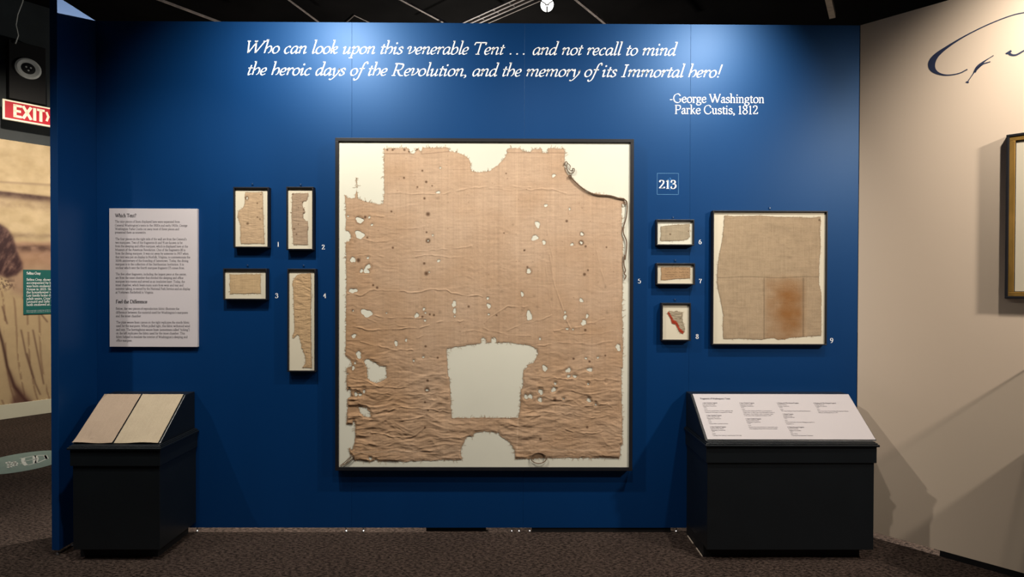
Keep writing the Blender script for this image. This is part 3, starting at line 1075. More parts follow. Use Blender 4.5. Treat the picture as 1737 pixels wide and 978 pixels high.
def pedestal(name, x0, x1, body_in, yl, hz, cap, label, panel_px, org):
    """x0,x1 ledge extents; yl ledge front (negative y)"""
    r = empty(name, org)
    B = lambda: MB(org)
    ov = body_in
    B().box((x0 + ov, yl + ov, .075), (x1 - ov, -.004, hz - .13)).build('body', PED, r, bevel=.002)
    B().box((x0 + ov - .001, yl + ov + .06, 0), (x1 - ov - .05, -.01, .075)).build('kick_plinth', KICK, r)
    B().box((x0 + .012, yl + .012, hz - .131), (x1 - .012, -.003, hz - .028)).build('apron', PED, r, bevel=.002)
    # moulded ledge: stacked profile
    k = B()
    k.box((x0, yl, hz - .0275), (x1, -.0025, hz - .014))
    k.box((x0 + .008, yl + .008, hz - .0138), (x1 - .008, -.0028, hz - .006))
    k.box((x0 + .016, yl + .016, hz - .0058), (x1 - .016, -.003, hz))
    k.build('ledge', PED, r, bevel=.0035, seg=3)
    return r, B


# right pedestal: numbers from the picture lines
zl = float(on_plane(1345, 758, (0, -.423, 0), (0, 1, 0))[2])
xa = float(on_plane(1196.5, 756, (0, -.423, 0), (0, 1, 0))[0])
xb = float(on_plane(1493, 756, (0, -.423, 0), (0, 1, 0))[0])
HZ = zl + .0275
ped2, B2 = pedestal('reading_pedestal', xa, xb, .022, -.423, HZ, None, '', None, ((xa + xb) / 2, -.2, 0))
tag(ped2, 'wide charcoal pedestal with sloped white text panel beside the cream wall', 'pedestal')


def wedge(B, x0, x1, yf, zf, yt, zt_, yb, inset, r):
    """reading slope: front bottom (yf,zf) rises to (yt,zt_), flat top back to yb"""
    ring = [(yf, zf), (yt, zt_), (yb, zt_), (yb, zf)]
    vs = [(x, y, z) for x in (x0, x1) for y, z in ring]
    fs = [(0, 1, 2, 3), (7, 6, 5, 4)] + [(i, (i + 1) % 4 + 0, (i + 1) % 4 + 4, i + 4) for i in range(4)]
    B().add(vs, fs).build('slope_case', PED, r, bevel=.004)


yf, yt = -.385, -.095
zf = HZ
zt2 = float(on_plane(1300, 668, (0, yt, 0), (0, 1, 0))[2])
xl = float(on_plane(1172.5, 669.5, (0, yt, 0), (0, 1, 0))[0])
xr = float(on_plane(1442, 669.5, (0, yt, 0), (0, 1, 0))[0])
xlf = float(on_plane(1195, 748.5, (0, yf, 0), (0, 1, 0))[0])
xrf = float(on_plane(1486, 748.5, (0, yf, 0), (0, 1, 0))[0])
xlw, xrw = (xl + xlf) / 2, (xr + xrf) / 2
wedge(B2, xlw, xrw, yf, zf + .0002, yt, zt2, -.004, 0, ped2)


def slope_frame(yf, zf, yt, zt_):
    dv = np.array([0, yt - yf, zt_ - zf])
    Ls = np.linalg.norm(dv)
    dv = dv / Ls
    nn = np.array([0, -dv[2], dv[1]])
    return dv, nn, Ls


dv, nn, Ls = slope_frame(yf, zf, yt, zt2)
p0 = np.array([0, yf, zf]) + nn * .006
g = .011
pl = on_plane(1200, 747.5, p0, nn)
# panel sheet
bx0, bx1 = xlw + .014, xrw - .008
k = B2()
A = lambda x, v, n_: np.array([x, yf, zf]) + dv * v + nn * n_
vs = [A(bx0, .008, .0005), A(bx1, .008, .0005), A(bx1, Ls - .004, .0005), A(bx0, Ls - .004, .0005), A(bx0, .008, .006), A(bx1, .008, .006), A(bx1, Ls - .004, .006), A(bx0, Ls - .004, .006)]
k.hexa(vs).build('text_panel', PAPER, ped2, bevel=.001)
pt = np.array([0, yf, zf]) + nn * .0066
tx = Lines(((xa + xb) / 2, -.2, 0))
S_ = lambda cx, cy, ox: on_plane(ox + cx / 10.294, 660 + cy / 10.294, pt, nn)


def pline(txt, x, y, x2, ox=1180, em=.0105, wt=8):
    a = S_(x, y, ox)
    b = S_(x2, y, ox)
    tx.line(txt, a, X3, dv, width=float(b[0] - a[0]), em=em, wt=wt, n=2)


pline("Fragments of Washington's Tents", 85, 172, 605, em=.0175, wt=13)
H1 = 'Inner Chamber Fragment'
MK = 'Made by Plunket Fleeson'
PH = 'Philadelphia, Pennsylvania'
for y, t, a, b, bold in ((243, '1. ' + H1, 118, 382, 1), (268, MK, 122, 340, 0), (296, PH, 128, 366, 0), (320, '1778', 143, 190, 0), (348, 'Linen', 155, 205, 0),
                         (380, 'Museum of the American Revolution, Gift of the Landenberger Family', 158, 652, 0), (407, 'Conservation of this fragment was supported by the museum', 168, 640, 0),
                         (461, '2. ' + H1, 190, 455, 1), (487, MK, 197, 418, 0), (516, PH, 205, 445, 0), (543, '1778', 220, 265, 0), (573, 'Linen', 228, 278, 0),
                         (604, 'Museum of the American Revolution', 235, 568, 0),
                         (662, '3. ' + H1, 255, 532, 1), (689, MK, 265, 493, 0), (718, PH, 275, 520, 0), (744, '1778', 288, 335, 0), (780, 'Linen', 293, 350, 0), (810, 'Courtesy of the Yorktown County Museum, T1912.1943', 303, 805, 0),
                         (245, '4. ' + H1, 765, 1027, 1), (272, MK, 775, 995, 0), (298, PH, 787, 1017, 0), (323, '1778', 797, 845, 0), (352, 'Linen', 810, 860, 0),
                         (380, 'Museum of the American Revolution, Conserved with an', 825, 1335, 0), (407, 'Original State of Valley Forge, in the Philadelphia Chapter of', 830, 1382, 0), (436, 'the Daughters of the Revolution, and the Washington Chapter', 840, 1357, 0), (463, 'of the Sons of the American Revolution, 1909', 850, 1320, 0),
                         (521, '5. ' + H1, 875, 1148, 1), (549, MK, 885, 1110, 0), (577, PH, 895, 1137, 0), (603, '1778', 912, 960, 0), (635, 'Linen', 922, 972, 0),
                         (665, 'Museum of the American Revolution, Conserved with a grant', 930, 1437, 0), (693, 'of the Pennsylvania Chapter of the Society of the Cincinnati', 940, 1425, 0)):
    pline(t, a, y, b, em=.0112 if bold else .0095, wt=13 if bold else 9)
for y, t, a, b, bold in ((246, '6. Sleeping and Office Marquee Fragment', -122, 258, 1), (272, 'Plunket Fleeson', -110, 48, 0), (300, 'Reading, Pennsylvania', -95, 92, 0), (325, '1778', -78, -28, 0), (356, 'Linen', -65, -12, 0),
                         (383, 'The George Washington Masonic National Memorial Association', -45, 465, 0),
                         (439, '7. Marquee Fragment', -25, 165, 1), (467, 'Attributed to Fleeson', -15, 143, 0), (493, 'Reading, Pennsylvania', -5, 185, 0), (518, '1778', 10, 48, 0), (550, 'Linen', 20, 62, 0),
                         (579, 'Courtesy of the Museum of the Order of Washington, Lodge No. 22,', 25, 535, 0), (608, 'Alexandria, Va.', 40, 175, 0),
                         (667, '8. Dining Marquee Fragment', 62, 355, 1), (694, 'Plunket Fleeson', 78, 250, 0), (724, 'Reading, Pennsylvania', 92, 297, 0), (752, '1778', 108, 152, 0), (781, 'Linen, Wool', 118, 235, 0), (812, 'Courtesy of the Jamestown Foundation', 132, 510, 0),
                         (248, '9. Sleeping and Office Marquee Fragment', 517, 910, 1), (275, 'Plunket Fleeson', 533, 700, 0), (301, 'Reading, Pennsylvania', 550, 750, 0), (327, '1778', 568, 610, 0), (357, 'Linen', 580, 625, 0),
                         (385, 'The Carnegie Library of the University of the American Collection', 590, 1125, 0), (412, 'Oklahoma and Museum City, Va., 1909', 600, 942, 0)):
    pline(t, a, y, b, ox=1330, em=.0112 if bold else .0095, wt=13 if bold else 9)
tx.build('lettering', INK, ped2)
# pale strip along the base, two pieces
for y0_, y1_ in ((-.06, -.17), (-.235, -.345)):
    B2().box((xa + .022 - .012, y1_, .002), (xa + .022 - .006, y0_, .008)).build('base_strip', OAK, ped2)

# left pedestal
YL = -.423
zl1 = float(on_plane(193, 763, (0, YL, 0), (0, 1, 0))[2])
la = float(on_plane(112.5, 764, (0, YL, 0), (0, 1, 0))[0])
lb = float(on_plane(272.7, 764, (0, YL, 0), (0, 1, 0))[0])
HZ1 = zl1 + .0275
og = ((la + lb) / 2, -.2, 0)
ped1, B1 = pedestal('sample_pedestal', la, lb, .022, YL, HZ1, None, '', None, og)
tag(ped1, 'narrow charcoal pedestal with sloped top in the left corner', 'pedestal')
yt1 = -.11
yf1 = -.385
zt1 = float(on_plane(250, 668.5, (0, yt1, 0), (0, 1, 0))[2])
ql = float(on_plane(177, 671, (0, yt1, 0), (0, 1, 0))[0])
qr = float(on_plane(314.5, 668.5, (0, yt1, 0), (0, 1, 0))[0])
qlf = float(on_plane(121, 755, (0, yf1, 0), (0, 1, 0))[0])
qrf = float(on_plane(272, 752, (0, yf1, 0), (0, 1, 0))[0])
wx0, wx1 = (ql + qlf) / 2, (qr + qrf) / 2
wedge(B1, wx0, wx1, yf1, HZ1 + .0002, yt1, zt1, -.004, 0, ped1)
dv1, nn1, Ls1 = slope_frame(yf1, HZ1, yt1, zt1)


def swatch(name, x0, x1, colr, label, tilt):
    nx, ny = 90, 130
    u, v = np.meshgrid(np.linspace(0, 1, nx), np.linspace(0, 1, ny))
    X = x0 + (x1 - x0) * u + .0016 * (fbm(v * 14, u * 0 + tilt, 5) - .5) * np.where((u < .02) | (u > .98), 1, 0)
    s_ = .003 + v * (Ls1 - .005)
    nrm_ = .0035 + .0022 * fbm(u * 4 + tilt, v * 5, 9) + .0012 * np.sin(u * 7 + tilt * 2) * np.exp(-v * 8)
    org_ = np.array([0, yf1, HZ1])
    P = org_ + X[..., None] * X3 + s_[..., None] * dv1 + nrm_[..., None] * nn1
    # the lower hem lifts away from the ledge in a slight wave
    hem = np.exp(-v * 30)
    P = P + (hem * (.003 + .005 * np.sin(u * 5.5 + tilt * 3)))[..., None] * nn1
    cc = np.asarray(colr) * (1 + .10 * (fbm(u * 5, v * 7, int(tilt * 10) + 3) - .5) + .08 * (vnoise(u * 110, v * 8, 2) - .5))[..., None]
    stn = np.exp(-(((u - .42) / .05) ** 2 + ((v - .08) / .012) ** 2)) + .5 * np.exp(-(((u - .30 - (.2 - v) * .3) / .03) ** 2 + ((v - .16) / .06) ** 2))
    if tilt < 1:
        cc = cc * (1 - .22 * stn)[..., None]
    o = grid_mesh(name, P, cc, CLOTH, None, ((x0 + x1) / 2, -.2, HZ1))
    o.location = ((x0 + x1) / 2, -.2, HZ1)
    md = o.modifiers.new('thickness', 'SOLIDIFY')
    md.thickness = .0016
    md.offset = -1
    tag(o, label, 'fabric', 'touchable linen samples on the small pedestal')
    return o


gap0 = float(on_plane(195 + 44, 672, (0, yt1, 0), (0, 1, 0))[0])
mid0 = float(on_plane(240.5, 671, (0, yt1, 0), (0, 1, 0))[0])
mid1 = float(on_plane(192.5, 753, (0, yf1, 0), (0, 1, 0))[0])
mid = (mid0 + mid1) / 2
swatch('linen_swatch', wx0 + .006, mid - .004, (.36, .275, .205), 'pinkish herringbone linen sample, left of the two on the small pedestal', .3)
swatch('linen_swatch', mid + .006, wx1 - .012, (.41, .34, .245), 'yellowish plain canvas sample, right of the two on the small pedestal', 1.4)

# ================================================================== WALL TEXTS
# quotation
QY = -.0012


def wall_line(L, txt, pxa, pya, pxb, pyb, em=None, y=QY, **kw):
    a = on_wall(pxa, pya, y)
    b = on_wall(pxb, pyb, y)
    z = (a[2] + b[2]) / 2
    L.line(txt, (a[0], y, z), X3, Z3, width=float(b[0] - a[0]), em=em, **kw)


qo = on_wall(820, 130)
qt = empty('quotation_lettering', tuple(qo))
SC = 1 / 242.8
for args in (('Who can look upon this venerable Tent ... and not recall to mind', 419.5, 88, 1150, 95.5), ('the heroic days of the Revolution, and the memory of its Immortal hero!', 420, 126, 1226, 131.5)):
    a, b = on_wall(args[1], args[2], QY), on_wall(args[3], args[4], QY)
    word_meshes(args[0], (a[0], QY, (a[2] + b[2]) / 2), float(b[0] - a[0]), 30.6 * SC, 'word', WHITE, qt, qo, italic=True, wt=7.3, contrast=.40, nib=32, n=5)
tag(qt, 'white italic quotation in two lines across the top of the blue wall', 'lettering')
ao = on_wall(1217, 180)
at_ = empty('attribution_lettering', tuple(ao))
for args in (('-George Washington', 1136.5, 173, 1296, 175), ('Parke Custis, 1812', 1145, 192.5, 1286, 193.5)):
    a, b = on_wall(args[1], args[2], QY), on_wall(args[3], args[4], QY)
    word_meshes(args[0], (a[0], QY, (a[2] + b[2]) / 2), float(b[0] - a[0]), 21.6 * SC, 'word', WHITE, at_, ao, wt=8.6, contrast=.35, nib=25, n=5)
tag(at_, 'small white two-line attribution at upper right under the quotation', 'lettering')

# catalogue numerals
for ch, x, y, h, lab in (('1', 472, 418, 8, 'white numeral 1 right of the upper-left framed scrap'), ('2', 548.5, 423, 8, 'white numeral 2 right of the second small frame'),
                      ('3', 469.5, 505, 8, 'white numeral 3 right of the small horizontal frame'), ('4', 550.8, 505, 8, 'white numeral 4 right of the tall narrow frame'),
                      ('5', 1084.5, 480, 7.5, 'white numeral 5 just right of the huge central frame'), ('6', 1187.5, 413.5, 7.5, 'white numeral 6 right of the topmost small right frame'),
                      ('7', 1188, 480, 7.5, 'white numeral 7 right of the middle small right frame'), ('8', 1182.5, 574, 7.5, 'white numeral 8 right of the lowest small right frame'),
                      ('9', 1410.5, 581, 8, 'white numeral 9 right of the big square-ish right frame')):
    p = on_wall(x, y)
    L = Lines(p)
    V, F, w_ = text_geo(ch, wt=12, contrast=.24, nib=0, n=5)
    em = h * SC / .66
    L.line(ch, (p[0] - w_ * em / 200, QY, p[2]), X3, Z3, em=em, wt=12, contrast=.24, nib=0, n=5)
    o = L.build('catalogue_numeral', WHITE, None)
    o.location = tuple(p)
    tag(o, lab, 'numeral', 'white catalogue numerals beside the frames')

# audio stop sign 213
p = on_wall(1132.5, 312)
au = empty('audio_stop_sign', tuple(p))
x0, z1 = on_wall(1114.5, 293.5)[[0, 2]]
x1, z0 = on_wall(1151, 330)[[0, 2]]
L = Lines(p)
t = .0024
for a, b, c_, d in ((x0, z0, x1, z0 + t), (x0, z1 - t, x1, z1), (x0, z0, x0 + t, z1), (x1 - t, z0, x1, z1)):
    L.flat(np.array([(a, b), (c_, b), (c_, d), (a, d)]), [(0, 1, 2, 3)], (0, -.0010, 0), X3, Z3)
L.build('border', PALE, au)
L = Lines(p)
for k_, (r, hh) in enumerate(((.030, .8), (.045, .8), (.060, .75))):
    cx, cz = x0 + .045, (z0 + z1) / 2
    pts = np.array([(cx + r * math.cos(a), cz + r * 1.05 * math.sin(a)) for a in np.linspace(-hh, hh, 18)])
    V, F = ribbon(pts, lambda *_: .0038)
    L.flat(V, F, (0, -.0008, 0), X3, Z3)
L.build('wave_icon', FAINT, au)
L = Lines(p)
L.line('213', on_wall(1117.5, 319.5, -.0016), X3, Z3, width=30 * SC, em=21.5 * SC, wt=10.5, contrast=.22, nib=0, n=6)
L.build('lettering', WHITE, au)
tag(au, 'square blue sign reading 213 above the small right frames', 'sign')

# which-tent panel
p = on_wall(260, 470)
ip = empty('introduction_panel', tuple(p))
PT = -.022
x0 = float(on_wall(185.5, 470, PT)[0])
x1 = float(on_wall(334.5, 470, PT)[0])
z1 = float(on_wall(260, 353.5, PT)[2])
z0 = float(on_wall(260, 588, PT)[2])
MB(tuple(p)).box((x0, PT, z0), (x1, -.001, z1)).build('board', PANEL, ip, bevel=.0012)
L = Lines(p)
bx = lambda cx, ox: ox + cx


def iline(txt, py, pxe, px0=196, em=8.4, wt=8):
    a = on_wall(px0, py, PT - .0007)
    b = on_wall(pxe, py, PT - .0007)
    L.line(txt, a, X3, Z3, width=float(b[0] - a[0]), em=em * SC, wt=wt, n=2)


def cy(v):   # crop coordinate -> photo pixel
    return 340 + v / 3.761


def cx(v):
    return 170 + v / 3.761


iline('Which Tent?', cy(105), cx(230), cx(94), 8.2, 13)
rows = [(140, 507, 94, 'The nine pieces of linen displayed here were separated from'), (164, 556, 94, "General Washington's tents in the 1800s and early 1900s. George"),
        (187, 503, 94, 'Washington Parke Custis cut away most of these pieces and'), (209, 292, 94, 'presented them as souvenirs.'),
        (251, 551, 96, "The four pieces on the right side of the wall are from the General's"), (274, 525, 96, 'two marquees. Two of the fragments (6 and 9) are known to be'),
        (297, 560, 96, 'from the sleeping and office marquee, which is displayed here at the'), (320, 543, 96, 'Museum of the American Revolution. One of the fragments (8) is'),
        (343, 563, 97, 'from the dining marquee. It was cut away by someone in 1907 when'), (366, 574, 97, 'that tent was put on display in Norfolk, Virginia, to commemorate the'),
        (389, 562, 97, '300th anniversary of the founding of Jamestown. Today, the dining'), (412, 533, 97, 'marquee is in the collection of the Smithsonian Institution. It is'),
        (435, 538, 98, 'unclear which tent the fourth marquee fragment (7) comes from.'),
        (475, 550, 98, 'The five other fragments, including the largest piece at the center,'), (498, 530, 98, 'are from the inner chamber that divided the sleeping and office'),
        (522, 540, 98, 'marquee into rooms and served as an insulative layer. Today, the'), (545, 530, 98, 'inner chamber, which bears many scars from wear and tear and'),
        (568, 574, 98, 'souvenir taking, is owned by the National Park Service and on display'), (591, 340, 98, 'at Yorktown Battlefield in Virginia.'),
        (695, 504, 100, 'Below, the two pieces of reproduction fabric illustrate the'), (719, 559, 100, "difference between the material used for Washington's marquees"), (742, 262, 100, 'and the inner chamber.'),
        (782, 569, 101, 'The plain-weave linen canvas on the right replicates the sturdy fabric'), (805, 573, 101, 'used for the marquees. When pulled tight, this fabric withstood wind'),
        (829, 569, 101, 'and rain. The herringbone-weave linen (sometimes called "ticking")'), (852, 540, 101, 'on the left replicates the fabric used for the inner chamber. This'),
        (875, 557, 102, "fabric helped to insulate the interior of Washington's sleeping and"), (898, 203, 102, 'office marquee.')]
for yy, xe, xs, t_ in rows:
    iline(t_, cy(yy), cx(xe), cx(xs), 5.6, 8)
iline('Feel the Difference', cy(654), cx(300), cx(100), 8.2, 13)
L.build('lettering', INK, ip)
tag(ip, 'tall pale text panel headed Which Tent at the left', 'text panel')

# cream wall flourish
NC = (S2, S2, 0)
pc = np.array([XR, 0, 0]) - np.array([S2, S2, 0]) * .0012
fo = on_plane(1640, 90, pc, NC)
L = Lines(fo)
TD = np.array([S2, -S2, 0])


def flo(pts, wf):
    q = _spline(pts, 10)
    P3 = on_plane(1440 + q[:, 0] / 3.259, q[:, 1] / 3.259, pc, NC)
    P2 = np.stack([(P3 - fo) @ TD, P3[:, 2] - fo[2]], 1)
    V, F = ribbon(P2, wf)
    L.flat(V, F, fo, TD, Z3)


def wG(a, f):
    return .0034 + .016 * math.exp(-((f - .60) / .13) ** 2)


flo([(1350, 40), (1150, 45), (968, 70), (880, 92), (760, 140), (640, 200), (540, 262), (480, 310), (458, 350), (466, 385), (500, 408), (550, 415), (610, 405), (655, 383)], wG)
flo([(800, 306), (750, 338), (710, 372), (685, 410), (652, 458)], lambda a, f: .0022 + .006 * math.exp(-((f - .45) / .2) ** 2) + (.006 if f > .96 else 0))
flo([(782, 341), (740, 355), (705, 385), (695, 400)], lambda a, f: .003 + .003 * f)
flo([(1100, 200), (1020, 250), (968, 280), (925, 303), (895, 302), (880, 285)], lambda a, f: .0035 + (.010 if f > .9 else .003 * f))
L.build('script_flourish', NAVY, None)
o = bpy.data.objects['script_flourish']
o.location = tuple(fo)
tag(o, 'large navy handwritten script flourish high on the cream wall', 'lettering')

# ================================================================== FRAMED CLOTH


def frame_thing(name, outer, matpx, depth, label, face, matm, group=None, mdep=.010):
    yF = -depth
    x0, z1 = on_wall(outer[0], (outer[1] + outer[3]) / 2, yF)[0], on_wall((outer[0] + outer[2]) / 2, outer[1], yF)[2]
    x1, z0 = on_wall(outer[2], (outer[1] + outer[3]) / 2, yF)[0], on_wall((outer[0] + outer[2]) / 2, outer[3], yF)[2]
    c = ((x0 + x1) / 2, -.002, z0)
    r = empty(name, c)
    k = MB(c)
    f = face
    yb = -.002
    for a, b in (((x0, z0), (x1, z0 + f)), ((x0, z1 - f), (x1, z1)), ((x0, z0 + f), (x0 + f, z1 - f)), ((x1 - f, z0 + f), (x1, z1 - f))):
        k.box((a[0], yF, a[1]), (b[0], yb, b[1]))
    k.build('moulding', FRAME, r, bevel=.0012)
    MB(c).box((x0 + f * .9, yF + mdep, z0 + f * .9), (x1 - f * .9, yb, z1 - f * .9)).build('mat_board', matm, r)
    # security tab above
    xm = (x0 + x1) / 2
    return r, c, yF + mdep, (x0, x1, z0, z1)


def cloth(name, parent, org, ym, outline, holes, step, colfn, hfn, m=CLOTH, lift=.0035, rag=.8, seed=1, margin=2, ragfreq=.6):
    """outline, holes in photo pixels; sheet stands in front of the mat plane ym"""
    ol = np.asarray(outline, float)
    ax0, ay0 = ol.min(0) - margin
    ax1, ay1 = ol.max(0) + margin
    X, Y = np.meshgrid(np.arange(ax0, ax1, step), np.arange(ay0, ay1, step))
    ph = sdf(X, Y, ol)
    wob = (fbm(X * ragfreq, Y * ragfreq, seed, 3) - .5) * 2 * rag + (fbm(X * .12, Y * .12, seed + 5, 2) - .5) * 2 * rag
    ph = ph + wob
    for h in holes:
        if isinstance(h, tuple):
            hx, hy, rx, ry = h[:4]
            sel = (np.abs(X - hx) < rx * 2.2 + 4) & (np.abs(Y - hy) < ry * 2.2 + 4)
            a = np.arctan2((Y[sel] - hy) / ry, (X[sel] - hx) / rx)
            rr = np.hypot((X[sel] - hx) / rx, (Y[sel] - hy) / ry)
            kk = 1 + .16 * np.sin(a * 2 + hx) + .12 * np.sin(a * 3 + hy) + .08 * np.sin(a * 5 + hx * 3)
            d = (kk - rr) * min(rx, ry)
            ph[sel] = np.maximum(ph[sel], d)
        else:
            hp = np.asarray(h, float)
            b0 = hp.min(0) - 6
            b1 = hp.max(0) + 6
            sel = (X > b0[0]) & (X < b1[0]) & (Y > b0[1]) & (Y < b1[1])
            ph[sel] = np.maximum(ph[sel], -(sdf(X[sel], Y[sel], hp) + wob[sel] * 1.0))
    inside = ph < 0
    gy_, gx_ = np.gradient(ph, step)
    gl_ = np.hypot(gx_, gy_) + 1e-6
    # pull the first ring of outside vertices back on to the edge
    nb = inside.copy()
    for dy in (-1, 0, 1):
        for dx in (-1, 0, 1):
            nb |= np.roll(np.roll(inside, dy, 0), dx, 1)
    ring = nb & ~inside
    mv = np.clip(ph, 0, step * 1.3)
    Xs = np.where(ring, X - gx_ / gl_ * mv, X)
    Ys = np.where(ring, Y - gy_ / gl_ * mv, Y)
    Pw = on_wall(Xs, Ys, ym - lift)
    hgt = hfn(X, Y) * np.clip(-ph / 3, 0.25, 1)
    Pw[..., 1] = ym - lift - hgt
    Pw[..., 1] = np.minimum(Pw[..., 1], ym - .0006)
    colr = colfn(X, Y, ph)
    o = grid_mesh(name, Pw, np.clip(colr, 0, 1), m, parent, org, mask=nb)
    return o


def conv(ox, oy, s, pts):
    return [(ox + x / s, oy + y / s) for x, y in pts]


def convh(ox, oy, s, hs):
    return [(ox + h[0] / s, oy + h[1] / s, h[2] / s, h[3] / s) for h in hs]


# ---- the large tent piece
big, bc, ym, ext = frame_thing('framed_tent_chamber', (568.5, 234.5, 1074, 798), None, .060, '', .0225, MATB, mdep=.012)
tag(big, 'huge black frame holding the large torn linen tent chamber piece, centre', 'framed textile', None)
OUT = [(651.5, 261), (651, 251.5), (672, 251), (689, 251), (693, 253), (697.5, 259.5), (701, 262), (704, 259), (706.3, 251.5), (709.5, 252), (715, 261), (716.8, 250.4), (740, 250.6), (761, 250), (762.5, 255.5),
       (776, 258.3), (787.3, 262.8), (795, 268.4), (798.5, 278.5), (799, 290.2), (809, 292), (818.8, 291), (831, 289.3), (844.8, 280.8), (852, 272), (857, 264), (860, 259.4), (860, 251.5), (882, 250.4), (885, 253),
       (887.5, 256.5), (900, 257), (903, 254), (906.6, 252), (919, 252), (920, 258.7), (929, 260), (930, 251), (957, 252), (958.4, 259.4), (956.8, 280.8), (960, 288), (964, 295.4), (970, 303), (977.5, 310), (986, 318),
       (995.5, 325.8), (1015.8, 328), (1033.8, 332.5), (1050, 335), (1058, 337), (1062, 346), (1055, 346), (1054.5, 362), (1055, 377.5), (1056.5, 420), (1056, 480), (1055.2, 522), (1056.2, 563), (1056.2, 600), (1056, 623.6),
       (1054, 624.7), (1054.5, 660), (1055, 703), (1055.8, 752.5), (1053, 754.6), (1052, 772), (1049.8, 776), (1009, 775), (970.3, 776.3), (927.4, 776), (900, 777), (873.7, 777), (872.6, 763), (867.2, 752.5), (860, 746),
       (852.2, 741.7), (848, 737), (846.5, 730.5), (843, 734), (832, 731), (820, 731.4), (807, 733), (799.5, 740.7), (795, 739.5), (790.9, 741.7), (787.6, 748), (782.3, 761), (782.3, 771.8), (785, 779.3), (753, 779), (719, 780.4),
       (690, 782), (667.4, 781.7), (642.7, 781.5), (637, 777.5), (631, 782), (615, 781), (600.8, 780), (597, 772), (593, 768), (592, 759), (596, 763), (599.7, 761), (602, 748), (602.5, 730), (602.3, 717), (599.7, 711.7), (598, 718),
       (588, 718.6), (588.3, 703), (590, 690), (589, 675), (596, 671), (595.4, 663), (592, 659), (588, 664.4), (588, 640), (588, 623.6), (596.5, 620), (597, 615), (593, 608.6), (586, 602), (586.6, 570), (586.6, 542.7),
       (587.6, 481), (587, 440), (586.5, 410), (593.7, 408.5), (596, 400), (591.5, 391), (586.5, 390), (586.3, 370), (586.5, 346), (584.8, 330), (589, 335), (596, 336.5), (602, 336), (604.2, 322), (604.4, 300), (605.2, 300), (605.6, 322), (606.8, 336), (608, 337),
       (618, 341), (627.5, 342.6), (643, 346), (650, 345), (652, 326), (651.5, 305), (651, 287.5)]
WIN = [(757.4, 593.9), (759.4, 590.8), (775, 587.5), (791, 584.7), (806, 583), (815.7, 581.6), (816, 576), (819, 571), (824, 574), (824, 581.5), (833, 581), (834, 574), (838, 571.5), (842, 575), (842, 581), (850.7, 580.6), (867, 580), (887.5, 583.6),
       (901.8, 586), (912, 592.8), (912.5, 600), (909, 609), (904, 615), (894, 618), (894, 622.5), (887.7, 628), (887, 656), (883.4, 662), (883, 676), (882.3, 690), (879.7, 708.5), (850, 708), (820, 707.4), (790, 708), (766, 708.8), (765, 686),
       (763.5, 660), (763, 649.4), (762, 639.7), (759.7, 636.5), (758.5, 615)]
BH1 = [(616.9, 610.7), (624.4, 608), (634, 613), (642.7, 619), (654.5, 621.5), (655.6, 640.8), (646, 646), (638.4, 649.8), (628.7, 646), (623.4, 640.8), (622.3, 623.6)]
BH2 = [(607.3, 689), (620, 689.6), (629, 698), (628.5, 707.5), (618, 706.5), (611, 698)]
